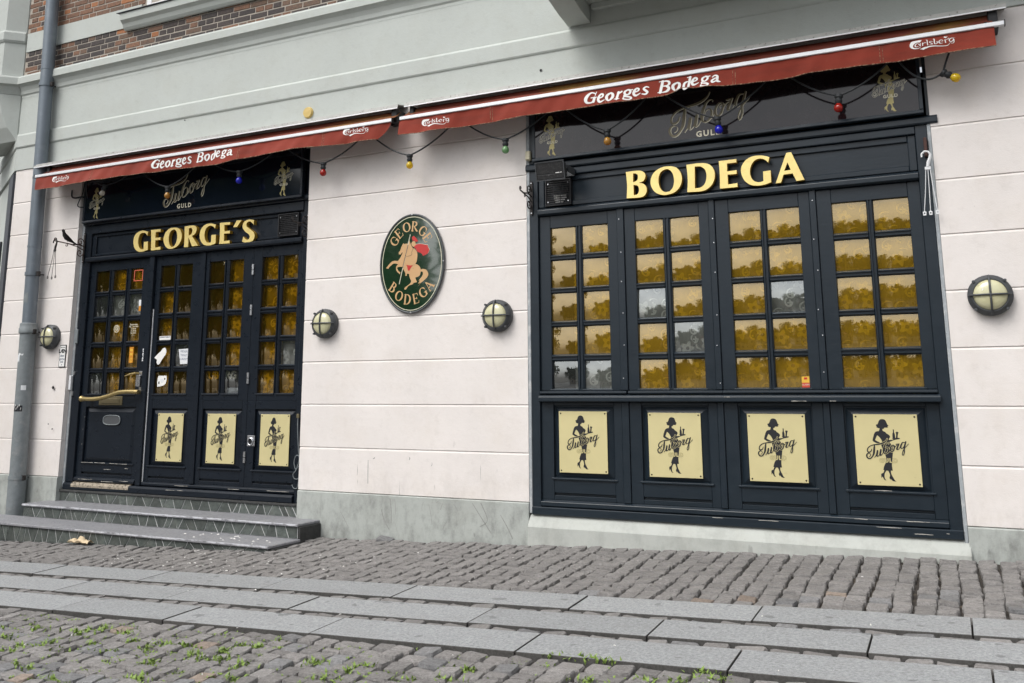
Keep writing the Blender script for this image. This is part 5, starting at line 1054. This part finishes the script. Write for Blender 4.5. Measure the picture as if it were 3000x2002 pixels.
# ------------------------------------------------------------------ awnings
def awning(x0, x1, vx0, vx1, cov0, cov1, lift, texts, label, seed, taper=0.0):
    t_ = thing('awning', label, 'awning', ((x0 + x1) / 2, -.15, 4.1), 'retracted awnings over the shopfronts')
    ob('rain_hood', MB().prism_x([(.0, 4.262), (-.20, 4.226), (-.206, 4.190), (-.200, 4.190), (-.195, 4.218), (.0, 4.246)], cov0, cov1), 'weathered_alu', t_)
    ob('hood_lip', MB().prism_x([(-.206, 4.190), (-.2085, 4.188), (-.2085, 4.178), (-.200, 4.178), (-.200, 4.186), (-.206, 4.186)], cov0 + .002, cov1 - .002), 'aluminium', t_)
    ob('cloth_roll', MB().tube([(x0 + .05, -.085, 4.13), (x1 - .05, -.085, 4.13)], .055, 16), 'awning_roof', t_)
    n = int((x1 - x0) / .08); V = []; q = random.Random(seed)
    ph = [q.uniform(0, 6) for _ in range(6)]
    for i in range(n + 1):
        x = vx0 + (vx1 - vx0) * i / n
        for k in range(4):
            s = k / 3; V.append((x, -.10 - .19 * s, 4.165 - .122 * s - .012 * math.sin(s * math.pi) + .004 * math.sin(x * 5 + ph[0])))
    o = ob('cloth_top', MB().add(V, [(4 * i + k, 4 * i + 4 + k, 4 * i + 5 + k, 4 * i + 1 + k) for i in range(n) for k in range(3)]), 'awning_roof', t_)
    for p in o.data.polygons: p.use_smooth = True
    ob('front_bar', MB().box(x0, x1, -.318, -.284, 4.004, 4.040), 'aluminium', t_, bevel=.004)
    for x in (x0 - .006, x1): ob('bar_cap', MB().box(x, x + .006, -.322, -.280, 3.998, 4.046), 'dark_metal', t_, bevel=.002)
    for x in (x0 + .12, x1 - .12):
        ob('arm', MB().tube([(x, -.29, 4.02), (x, -.20, 4.07), (x, -.05, 4.10), (x, .03, 4.10)], .022, 8).box(x - .05, x + .05, -.06, .02, 4.05, 4.20), 'dark_metal', t_)
    for a, b_ in ((x1 - .10, x1 - .03), (x0 + .03, x0 + .08)): ob('end_bracket', MB().box(a, b_, -.17, .02, 4.04, 4.19), 'dark_metal', t_, bevel=.006)
    def vy(x, s): return -.302 + s * (.020 * math.sin(x * 2.1 + ph[1]) + .013 * math.sin(x * 6.3 + ph[2]) + .007 * math.sin(x * 14 + ph[3])) - .016 * s + .003 * math.sin(x * 31 + s * 3 + ph[4])
    def zbot(x):
        z = 3.842 + .006 * math.sin(x * 2.6 + ph[1]) + .0045 * math.sin(x * 7.1 + ph[5])
        for c_, w_, a_ in lift: z += a_ * math.exp(-((x - c_) / w_) ** 2)
        return z
    def wrinkle(x, s): return .006 * math.sin(9 * (x + s * .25) + ph[0]) * math.exp(-((x * 1.7 + ph[2]) % 1.6 - .8) ** 2 * 14) * 4 * s * (1 - s * .4)
    nx = int((vx1 - vx0) / .022); nz_ = 8; V = []
    for i in range(nx + 1):
        u = i / nx
        for k in range(nz_ + 1):
            s = k / nz_; x = vx0 + (vx1 - taper * s ** 1.6 - vx0) * u; V.append((x, vy(x, s) - wrinkle(x, s), 4.006 + (zbot(x) - 4.006) * s))
    o = ob('valance', MB().add(V, [(i * (nz_ + 1) + k, i * (nz_ + 1) + k + 1, (i + 1) * (nz_ + 1) + k + 1, (i + 1) * (nz_ + 1) + k) for i in range(nx) for k in range(nz_)]), 'awning_red', t_)
    for p in o.data.polygons: p.use_smooth = True
    ob('hem', MB().tube([(x, vy(x, 1.0) - wrinkle(x, 1) - .001, zbot(x) + .002) for x in np.linspace(vx0 + .002, vx1 - taper - .004, nx)], .0042, 5), 'awning_hem', o)
    def seam(x): ob('seam', MB().add([(x + d, vy(x + d, s) - wrinkle(x + d, s) - .0022, 4.006 + (zbot(x) - 4.006) * s) for s in np.linspace(.02, .98, 9) for d in (0, .0035)], [(2 * i, 2 * i + 1, 2 * i + 3, 2 * i + 2) for i in range(8)]), 'awning_hem', o)
    xs = vx0 + 1.05
    while xs < vx1 - .3:
        seam(xs); seam(xs + .022); xs += 1.18
    for nm, loops, cx, cz in texts:
        bm = bmesh.new(); me = MB().loops([[(a + cx, b + cz) for a, b in l] for l in loops], 0).mesh(nm); bm.from_mesh(me)
        X0 = min(v.co.x for v in bm.verts); X1 = max(v.co.x for v in bm.verts)
        for x in np.arange(X0 + .02, X1, .022): bmesh.ops.bisect_plane(bm, geom=bm.verts[:] + bm.edges[:] + bm.faces[:], plane_co=(x, 0, 0), plane_no=(1, 0, 0))
        for z in (3.88, 3.91, 3.94, 3.97): bmesh.ops.bisect_plane(bm, geom=bm.verts[:] + bm.edges[:] + bm.faces[:], plane_co=(0, 0, z), plane_no=(0, 0, 1))
        for v in bm.verts:
            zb_ = zbot(v.co.x); s = (4.006 - v.co.z) / (4.006 - zb_); v.co.y = vy(v.co.x, s) - wrinkle(v.co.x, s) - .0028
        bm.to_mesh(me); bm.free(); ob(nm, me, 'print_white', o)
    return t_
CARL = stroke_loops(CARS, CARP, -.0011, 300); GBL = stroke_loops(GB[:14], (), .0, 220); GBL2 = stroke_loops(GB[14:], (), .0, 200)
awning(-4.89, .592, -4.895, .52, -4.905, .625, ((-1.93, .10, .05), (-1.75, .14, .020), (-2.5, .2, -.012)), (('brand_print', CARL, -4.462, 3.922), ('name_print', GBL, -2.200, 3.918), ('name_print', GBL2, -2.200, 3.918), ('brand_print', CARL, .083, 3.937)), 'faded red awning with white lettering above the BODEGA front', 3)
awning(-10.482, -4.985, -10.465, -4.998, -10.67, -4.985, ((-7.3, .2, -.02), (-6.0, .3, .012)), (('brand_print', CARL, -9.985, 3.930), ('name_print', GBL, -7.735, 3.934), ('name_print', GBL2, -7.735, 3.934), ('brand_print', CARL, -5.437, 3.953)), 'faded red awning with white lettering above the entrance front', 8, taper=.17)

# ------------------------------------------------------------------ string of coloured bulbs
BULB = [(-9.339, 3.704, 'clear', -.45), (-8.22, 3.561, 'amber', 0), (-7.114, 3.626, 'blue', 0), (-5.928, 3.584, 'red', 0), (-4.828, 3.54, 'yellow', 0), (-3.729, 3.568, 'green', 0), (-2.678, 3.52, 'amber', 0), (-1.649, 3.494, 'blue', .1), (-.656, 3.548, 'red', -.1), (.23, 3.669, 'yellow', 1.0)]
lt = thing('string_lights', 'black cable with ten coloured bulbs slung under the awnings', 'string lights', (-4.5, -.2, 3.9))
yb = -.20
heads = []
for x, z, c_, tilt in BULB:
    dx, dzv = math.sin(tilt), math.cos(tilt); top = Vector((x - dx * .105, yb, z + dzv * .105)); d = Vector((dx, 0, -dzv)); heads.append(top)
    s_ = ob('bulb_holder', MB().lathe([(.014, -.014), (.034, -.010), (.034, .012), (.025, .020), (.025, .036), (.030, .040), (.029, .054), (.021, .066)], d, top, 14), 'rubber', lt)
    b_ = ob('bulb', MB().lathe([(.016, .055), (.019, .066), (.028, .078), (.034, .091), (.036, .104), (.034, .117), (.027, .129), (.015, .137), (0, .1395)], d, top, 18), 'bulb_' + c_, lt)
    b_['label'] = c_ + ' glass bulb'
    ob('filament', MB().tube([tuple(top + d * .075 + Vector((.010, 0, 0))), tuple(top + d * .115 + Vector((.006, 0, 0))), tuple(top + d * .115 - Vector((.006, 0, 0))), tuple(top + d * .075 - Vector((.010, 0, 0)))], .0016, 5), 'filament', b_)
def span(a, b, sag, rr=.0082):
    P = []
    for t_ in np.linspace(0, 1, 14):
        p = a.lerp(b, float(t_)); p = p + Vector((0, 0, -sag * 4 * t_ * (1 - t_))); P.append(p)
    ob('cable', MB().tube(P, rr, 7), 'rubber', lt)
for i in range(len(heads)):
    if i + 1 < len(heads):
        hx = (heads[i].x + heads[i + 1].x) / 2; hook = Vector((hx + rng.uniform(-.05, .05), yb + .02, 3.985))
        if i == len(heads) - 2: hook = Vector((-.20, yb, 3.93))
        span(heads[i] + Vector((0, 0, .004)), hook, .045); span(hook, heads[i + 1] + Vector((0, 0, .004)), .05 if i < len(heads) - 2 else .12)
span(Vector((-9.86, .02, 3.72)), Vector((-9.66, yb, 3.98)), .05, .006); span(Vector((-9.66, yb, 3.98)), heads[0], .03); span(heads[-1], Vector((.235, yb - .02, 3.95)), -.02)
ob('cable', MB().tube([Vector(p) for p in catmull([(-10.12, -.02, 3.86), (-10.10, -.03, 3.77), (-10.02, -.03, 3.745), (-9.93, -.02, 3.755), (-9.90, .02, 3.74)], 4)], .010, 7).tube([Vector(p) for p in catmull([(-9.84, -.06, 3.95), (-9.9, -.03, 3.80), (-9.97, -.02, 3.70), (-9.99, -.02, 3.64), (-9.95, .0, 3.62), (-9.91, .04, 3.63)], 4)], .007, 7), 'rubber', lt)

# ------------------------------------------------------------------ loudspeaker, fans
sp = thing('loudspeaker', 'black loudspeaker on a bracket beside the gold BODEGA letters', 'loudspeaker', (-3.21, -.2, 3.2))
import_rot = Matrix.Translation((-3.215, -.225, 3.298)) @ Matrix.Rotation(R(13), 4, 'X')
def spob(name, mb, mt, bevel=0, parent=None):
    me = mb.mesh(name); me.transform(import_rot); return ob(name, me, mt, parent or sp, bevel=bevel)
spob('cabinet', MB().add([(-.145, -.085, -.088), (.145, -.085, -.088), (.145, -.085, .088), (-.145, -.085, .088), (-.10, .10, -.068), (.10, .10, -.068), (.10, .10, .068), (-.10, .10, .068)], [(0, 1, 2, 3), (7, 6, 5, 4), (1, 0, 4, 5), (2, 1, 5, 6), (3, 2, 6, 7), (0, 3, 7, 4)]), 'speaker_grey', .014)
spob('rim', MB().loops([[(-.147, -.090), (.147, -.090), (.147, .090), (-.147, .090)], [(-.137, -.080), (.137, -.080), (.137, .080), (-.137, .080)]], -.093, .012), 'lamp_metal', .003)
spob('grille', MB().box(-.134, .134, -.0885, -.082, -.030, .078), 'speaker_grille', .004); spob('grille', MB().box(-.134, .134, -.0885, -.082, -.078, -.034), 'speaker_grille', .004)
spob('badge', MB().box(.055, .095, -.0905, -.0889, -.029, -.022).box(.10, .118, -.0905, -.0889, -.028, -.022), 'print_white'); spob('badge', MB().box(-.02, -.004, -.0905, -.0889, -.043, -.038), 'chrome')
spob('knob', MB().lathe([(0, .02), (.016, .02), (.018, 0)], (1, 0, 0), (.118, .02, 0), 12), 'dark_metal')
ob('wall_bracket', MB().box(-3.09, -3.082, -.22, .0, 3.282, 3.35).box(-3.345, -3.337, -.22, .0, 3.282, 3.35).box(-3.345, -3.082, -.008, .0, 3.282, 3.35), 'speaker_grey', sp, bevel=.003)
def fan(x0, x1, z0, z1, y, label, lit):
    t_ = thing('extractor_fan', label, 'extractor fan', ((x0 + x1) / 2, y, z0)); cx, cz = (x0 + x1) / 2, (z0 + z1) / 2
    ob('fan_frame', MB().box(x0, x0 + .014, y - .02, y + .04, z0, z1).box(x1 - .014, x1, y - .02, y + .04, z0, z1).box(x0 + .014, x1 - .014, y - .019, y + .04, z0, z0 + .012).box(x0 + .014, x1 - .014, y - .019, y + .04, z1 - .012, z1), 'dark_metal', t_, bevel=.002)
    ob('fan_back', MB().box(x0 + .014, x1 - .014, y + .034, y + .04, z0 + .012, z1 - .012), 'dark_metal', t_)
    n = 11
    for i in range(n):
        z = z0 + .014 + (z1 - z0 - .028) * (i + .5) / n; ob('louvre', MB().box(x0 + .014, x1 - .014, y - .012, y - .004, z - .0045, z + .0035), 'dark_metal', t_)
    for x in (cx - .045, cx + .025): ob('grille_bar', MB().box(x - .002, x + .002, y - .015, y - .0125, z0 + .012, z1 - .012), 'dark_metal', t_)
    rr = .40 * (x1 - x0)
    ob('fan_duct', MB().loops([[(x0 + .015, z0 + .013), (x1 - .015, z0 + .013), (x1 - .015, z1 - .013), (x0 + .015, z1 - .013)], [(cx + rr * math.cos(q), cz + rr * math.sin(q)) for q in np.linspace(0, 2 * math.pi, 25)[:-1]]], y + .012), 'dark_metal', t_)
    if lit: ob('bright_spot', MB().loops([[(cx - .06, cz - .02), (cx + .075, cz - .015), (cx + .08, cz - .05), (cx + .04, cz - .10), (cx - .035, cz - .10)]], y + .006), 'print_white', t_)  # flat white patch painted in for the bright spot behind the louvres
    for k in range(5):
        a = R(72 * k + 20); ob('fan_blade', MB().add([(cx + .02 * math.cos(a), y + .018, cz + .02 * math.sin(a)), (cx + rr * .9 * math.cos(a - .25), y + .016, cz + rr * .9 * math.sin(a - .25)), (cx + rr * .9 * math.cos(a + .2), y + .028, cz + rr * .9 * math.sin(a + .2))], [(0, 1, 2)]), 'dark_metal', t_)
    for sx in (x0 + .03, x1 - .03):
        for sz in (z0 + .04, z1 - .04): ob('screw', MB().lathe([(0, .003), (.006, .003), (.007, 0)], (0, -1, 0), (sx, y - .014, sz), 8), 'chrome', t_)
fan(-3.400, -3.130, 3.008, 3.268, .02, 'black louvred fan grille under the loudspeaker', True); fan(-6.735, -6.445, 2.985, 3.245, .075, 'black louvred fan grille behind the iron scroll bracket beside GEORGE\'S', False)

# ------------------------------------------------------------------ wrought iron brackets and hooks
def spiral(c, r0, r1, a0, turns, y0, y1, n=26):
    return [(c[0] + (r0 + (r1 - r0) * i / n) * math.cos(a0 + turns * 2 * math.pi * i / n) * 0 , 0, 0) for i in range(n)]
def curl(o, ax, up, r0, a0, turns, n=22):
    """planar scroll in the plane of ax/up around o"""
    P = []
    for i in range(n + 1):
        s = i / n; rr = r0 * (1 - .78 * s); a = a0 + turns * 2 * math.pi * s; P.append(o + ax * (rr * math.cos(a)) + up * (rr * math.sin(a)))
    return P
UP = Vector((0, 0, 1))
def iron_bracket(x, y, zb, zt, out, label, bird=False, mt='iron'):
    t_ = thing('iron_bracket', label, 'bracket', (x, y, zb), 'wrought iron hanging brackets'); ax = Vector((0, -1, 0)); zm = (zb + zt) / 2
    ob('back_plate', MB().loops([soften([(x - .014, zb + .03), (x, zb), (x + .014, zb + .03), (x + .014, zt - .03), (x, zt), (x - .014, zt - .03)])], y - .008, .008), 'iron', t_)
    o = Vector((x, y - .008, zm))
    ob('scroll', MB().tube(curl(o + UP * .07 + ax * .055, ax, UP, .052, math.pi, -1.2), .0065, 6), mt, t_)
    ob('scroll', MB().tube(curl(o - UP * .07 + ax * .055, ax, UP, .052, math.pi, 1.2), .0065, 6), mt, t_)
    ob('arm', MB().tube([o + UP * .02, o + ax * .08 + UP * .035, o + ax * .18 + UP * .02, o + ax * out + UP * .03], .0075, 7), mt, t_)
    ob('brace', MB().tube([o - UP * .03, o + ax * .08 + UP * .0, o + ax * .2 + UP * .018], .006, 6), mt, t_)
    tip = o + ax * out + UP * .03
    ob('tip_hook', MB().tube(curl(tip + UP * .022, ax, UP, .024, -math.pi / 2, 1.0), .006, 6), mt, t_)
    ob('scroll', MB().tube(curl(o + ax * (out * .62) + UP * .0, ax, UP, .022, math.pi / 2, .95), .005, 6), mt, t_)
    for z in (zb + .02, zt - .02): ob('screw', MB().lathe([(0, .003), (.006, .003), (.007, 0)], (0, -1, 0), (x, y - .008, z), 8), 'chrome', t_)
    if bird:
        bo = o + ax * (out * .60) + UP * .055
        # perched bird, head towards the street
        B = [(-.085, .060), (-.070, .100), (-.055, .112), (-.052, .118), (-.044, .108), (-.036, .100), (-.030, .078), (.0, .055), (.05, .022), (.095, -.012), (.088, -.020), (.03, .002), (.0, .0), (-.012, -.005), (-.03, .004), (-.045, .03), (-.048, .062), (-.055, .08)]
        V = []
        rings = [((-.060, .106), .010), ((-.052, .100), .019), ((-.046, .082), .016), ((-.034, .056), .025), ((-.012, .034), .031), ((.025, .014), .024), ((.06, -.002), .012), ((.11, -.022), .007)]
        mb = MB().tube([bo - ax * a * 1.35 + UP * b * 1.25 for (a, b), rr in rings], [rr * 1.1 for _, rr in rings], 10)
        bb = ob('bird_figure', mb, 'iron', t_)
        ob('beak', MB().tube([bo + ax * .070 + UP * .125, bo + ax * .098 + UP * .128], [.008, .001], 6), 'iron', bb); ob('bird_leg', MB().tube([bo - UP * .01, bo + UP * .03], .004, 5), 'iron', bb)
    return t_, tip
tb, tip = iron_bracket(-9.905, .062, 2.893, 3.283, .42, 'wrought iron scroll bracket carrying a little bird on the frame beside GEORGE\'S', True, 'rust_iron')
iron_bracket(-6.310, .062, 2.905, 3.215, .26, 'wrought iron scroll bracket in front of the fan beside GEORGE\'S')
iron_bracket(-3.545, .004, 2.935, 3.275, .25, 'wrought iron scroll bracket below the loudspeaker at the edge of the BODEGA front')
def basket_hanger(p, L, mt, label, spread):
    t_ = thing('basket_hanger', label, 'hanger', p)
    P = Vector(p); X = Vector((1, 0, 0))
    ob('hook', MB().tube([P + X * a + UP * b for a, b in ((-.038, -.015), (-.036, .012), (-.015, .030), (.012, .026), (.026, .002), (.020, -.030), (.006, -.065), (0, -.100))], [.007, .008, .008, .008, .009, .011, .013, .012], 8), mt, t_)
    ob('hook_foot', MB().box(p[0] - .022, p[0] + .022, p[1] - .006, p[1] + .006, p[2] - .125, p[2] - .098), mt, t_, bevel=.003)
    for k, (dx, dl) in enumerate(spread):
        e = P + X * dx + UP * (-L + dl); s_ = P + X * ((k - 1) * .016) - UP * .12
        c_ = ob('strand', MB().tube([s_, s_.lerp(e, .5) + X * (-dx * .06), e], .0032, 6), mt, t_)
        ob('clip', MB().loops([[(e.x - .011, e.z - .034), (e.x + .011, e.z - .034), (e.x + .013, e.z - .006), (e.x, e.z + .003), (e.x - .013, e.z - .006)], [(e.x - .005, e.z - .024), (e.x + .005, e.z - .024), (e.x + .005, e.z - .011), (e.x - .005, e.z - .011)]], e.y - .002, .004), mt, c_)
basket_hanger((-.030, -.06, 3.105), .46, 'white_plastic', 'white plastic basket hanger with three loose strands on the BODEGA frame', ((-.052, 0), (-.008, .0), (.042, .004)))
basket_hanger((tip.x, tip.y, tip.z - .01), .44, 'iron', 'dark basket hanger with three wires dangling from the bird bracket', ((-.09, .01), (-.015, .0), (.05, .012)))
ob('hook_screw', MB().box(-.045, -.020, -.03, .011, 3.10, 3.26), 'rust_iron', sb, bevel=.004)
# cable loop hanging beside the last folding leaf
cl = thing('cable_loop', 'thin grey cable coiled beside the last folding leaf', 'cable', (-6.33, .04, .33))
ob('cable', MB().tube([Vector(p) for p in catmull([(-6.345, .05, .985), (-6.345, .05, .90), (-6.335, .05, .75), (-6.318, .05, .60), (-6.305, .045, .52), (-6.34, .04, .42), (-6.375, .04, .38), (-6.36, .045, .335), (-6.31, .05, .34), (-6.29, .05, .44), (-6.31, .05, .56), (-6.35, .045, .57), (-6.372, .045, .50), (-6.345, .045, .43), (-6.305, .05, .46), (-6.31, .055, .34), (-6.33, .06, .24), (-6.38, .062, .235), (-6.40, .062, .27)], 4)], .0045, 6), 'cast_iron_grey', cl)
ob('plug', MB().box(-6.362, -6.328, .04, .062, .965, 1.01), 'old_brass', cl, bevel=.005)

# ------------------------------------------------------------------ weeds and litter
wm = MB(); q = random.Random(9)
for (x, y) in WEED:
    for _ in range(q.randint(14, 34)):
        a = q.uniform(0, 6.28); d = abs(q.gauss(0, .030)); px_, py_ = x + d * math.cos(a) * 1.9, y + d * math.sin(a); h = q.uniform(.012, .045); w = q.uniform(.004, .010); a2 = q.uniform(0, 6.28); le = q.uniform(.01, .035)
        z = gz(px_, py_) - .012; ca, sa = math.cos(a2), math.sin(a2)
        wm.add([(px_ - sa * w, py_ + ca * w, z + h * .55), (px_, py_, z), (px_ + sa * w, py_ - ca * w, z + h * .55), (px_ + ca * le, py_ + sa * le, z + h)], [(0, 1, 2, 3)])
for _ in range(900):                     # moss and seedlings along the joints
    x = q.uniform(-6.2, -1.0); y = q.uniform(-4.4, -3.18)
    if q.random() > (.95 if x < -3.6 else .35): continue
    for k in range(q.randint(2, 5)):
        px_, py_ = x + q.gauss(0, .022), y + q.gauss(0, .012); h = q.uniform(.008, .02); w = q.uniform(.004, .008); a2 = q.uniform(0, 6.28); z = gz(px_, py_) - .012; ca, sa = math.cos(a2), math.sin(a2)
        wm.add([(px_ - sa * w, py_ + ca * w, z + h * .6), (px_, py_, z), (px_ + sa * w, py_ - ca * w, z + h * .6), (px_ + ca * .012, py_ + sa * .012, z + h)], [(0, 1, 2, 3)])
tag(ob('weeds', wm, 'weed_leaf'), 'green weeds sprouting in the cobble joints', 'weeds', kind='stuff')
lm = MB()
for _ in range(95):
    if q.random() < .6: x, y = q.uniform(-7.6, -4.6), q.uniform(-1.75, -.9)
    else: x, y = q.uniform(-7, .5), q.uniform(-4, -.2)
    if x < -5.95 and y > -.84: continue
    s = q.uniform(.003, .008); z = gz(x, y) + .010; a = q.uniform(0, 3); ca, sa = math.cos(a), math.sin(a)
    P = [(-s * 1.8, -s * .6), (s * 1.8, -s * .5), (s * 1.5, s * .6), (-s * 1.6, s * .5)]
    lm.add([(x + u * ca - v * sa, y + u * sa + v * ca, z) for u, v in P] + [(x + (u * ca - v * sa) * .7, y + (u * sa + v * ca) * .7, z + s * .8) for u, v in P], [(0, 1, 5, 4), (1, 2, 6, 5), (2, 3, 7, 6), (3, 0, 4, 7), (4, 5, 6, 7)])
for _ in range(20):
    x, y = q.uniform(-7.4, -6.05), q.uniform(-.79, -.45); s = q.uniform(.004, .009); z = -.2065
    lm.add([(x - s * 2, y - s, z), (x + s * 2, y - s * .6, z), (x + s * 1.6, y + s, z), (x - s, y + s, z), (x, y, z + s)], [(0, 1, 4), (1, 2, 4), (2, 3, 4), (3, 0, 4)])
tag(ob('litter_scraps', lm, 'litter_white'), 'tiny pale scraps of litter scattered over the paving', 'litter', kind='stuff')
pp = MB(); q = random.Random(21); n = 9; V = []
for j in range(n):
    for i in range(n):
        u, v = i / (n - 1) - .5, j / (n - 1) - .5; V.append((-8.46 + u * .30, -.865 + v * .10, gz(-8.46, -.86) + .012 + .075 * abs(math.sin(u * 7 + 1) * math.cos(v * 4)) * (1 - abs(u) * 1.2) + q.uniform(0, .014)))
pp.add(V, [(j * n + i, j * n + i + 1, (j + 1) * n + i + 1, (j + 1) * n + i) for j in range(n - 1) for i in range(n - 1)])
tag(ob('crumpled_paper', pp, 'litter_tan'), 'crumpled tan paper bag lying against the lowest step', 'paper')

# ------------------------------------------------------------------ the square across the street (it shows in the panes)
def tree_proto(seed, h, rx, nleaf, ls, mt):
    q = random.Random(seed); tr = MB()
    tr.tube([(0, 0, -.6), (.05, .05, h * .2), (-.05, .1, h * .45), (.1, 0, h * .75)], [h * .028, h * .022, h * .017, h * .006], 10); cl = []
    for k in range(11):
        a = q.uniform(0, 6.28); zb_ = h * q.uniform(.22, .6); L = rx * q.uniform(.55, .95); zt = zb_ + h * q.uniform(.08, .3)
        e = (L * math.cos(a), L * math.sin(a), zt); tr.tube([(0, 0, zb_), (e[0] * .5, e[1] * .5, (zb_ + zt) / 2 + .2), e], [h * .010, h * .006, h * .002], 6)
        cl.append((e, rx * q.uniform(.28, .5)))
    for k in range(16):
        a = q.uniform(0, 6.28); rr = rx * math.sqrt(q.random()) * .75; z = h * q.uniform(.42, .98); sc = 1 - abs(z / h - .62) * 1.3
        cl.append(((rr * sc * math.cos(a), rr * sc * math.sin(a), z), rx * q.uniform(.22, .42)))
    cr_ = MB()
    for _ in range(nleaf):
        (cx, cy, cz), cr2 = q.choice(cl); d = Vector((q.gauss(0, 1), q.gauss(0, 1), q.gauss(0, .8))).normalized() * cr2 * q.random() ** .4
        p = Vector((cx, cy, cz)) + d; a = Vector((q.gauss(0, 1), q.gauss(0, 1), q.gauss(0, 1))).normalized(); b = a.orthogonal().normalized(); s = ls * q.uniform(.6, 1.3)
        cr_.add([p - a * s, p + b * s * .6, p + a * s, p - b * s * .6], [(0, 1, 2, 3)])
    return tr.mesh('trunk'), cr_.mesh('crown')
TP = [tree_proto(1, 15, 5.2, 5200, .34, 'leaf'), tree_proto(2, 12, 4.6, 4600, .34, 'leaf_dark'), tree_proto(3, 17, 5.6, 5600, .36, 'leaf')]
for (a, b), lm_ in zip(TP, ('leaf', 'leaf_dark', 'leaf')): a.materials.append(MAT['bark']); b.materials.append(MAT[lm_])
TREES = [(x, y, k, s * (1.15 if y < -31 else .86)) for x, y, k, s in [(-23, -15, 0, 1.0), (-29, -20, 2, 1.0), (-20, -23, 1, 1.05), (-35, -15, 0, 1.1), (-30, -30, 2, .9), (-13, -40, 1, .62), (-7, -43, 0, .62), (-1, -44, 1, .72), (5, -42, 1, .66), (11, -40, 0, .7), (18, -36, 1, .9), (25, -32, 2, .8), (-20, -46, 2, .45), (-44, -26, 2, 1.0)]]
for x, y, k, s in TREES:
    t_ = thing('tree', ('broad leafy tree across the street, seen mirrored in the window panes', 'dark leafy tree across the street, seen mirrored in the window panes', 'tall leafy tree across the street, seen mirrored in the window panes')[k], 'tree', (x, y, gz(x, y)), 'trees on the square opposite'); t_.scale = (s, s, s); t_.rotation_euler = (0, 0, rng.uniform(0, 6))
    for nm, me in (('trunk', TP[k][0]), ('crown', TP[k][1])):
        o = bpy.data.objects.new(nm, me); COL.objects.link(o); o.parent = t_
for k, (x, y, w, h, mt, lab) in enumerate(((-16, -62, 15, 9.5, 'house_a', 'tan gabled house far across the square, mirrored in the panes'), (3, -66, 16, 8.5, 'house_b', 'pale gabled house far across the square, mirrored in the panes'), (24, -60, 14, 10, 'house_a', 'tall tan gabled house at the end of the square, mirrored in the panes'))):
    z = gz(x, y); hs_ = thing('house', lab, 'house', (x, y, z))
    ob('wall', MB().box(x - w / 2, x + w / 2, y - 5, y + 5, z - 3, z + h * .62), mt, hs_)
    ob('roof', MB().add([(x - w / 2 - .3, y + 5.3, z + h * .62), (x + w / 2 + .3, y + 5.3, z + h * .62), (x + w / 2 + .3, y - 5.3, z + h * .62), (x - w / 2 - .3, y - 5.3, z + h * .62), (x - w / 2, y, z + h), (x + w / 2, y, z + h)], [(0, 1, 5, 4), (2, 3, 4, 5), (1, 2, 5), (3, 0, 4), (3, 2, 1, 0)]), 'roof_tile', hs_)
    for i in range(5):
        for j in range(2):
            wx = x - w / 2 + w * (i + .5) / 5; wz = z + .9 + j * 2.7; f_ = ob('window', MB().box(wx - .6, wx + .6, y + 5.0, y + 5.08, wz, wz + 1.5), 'window_paint', hs_); ob('window_glass', MB().box(wx - .5, wx + .5, y + 5.09, y + 5.1, wz + .1, wz + 1.4), 'dark_glass', f_)
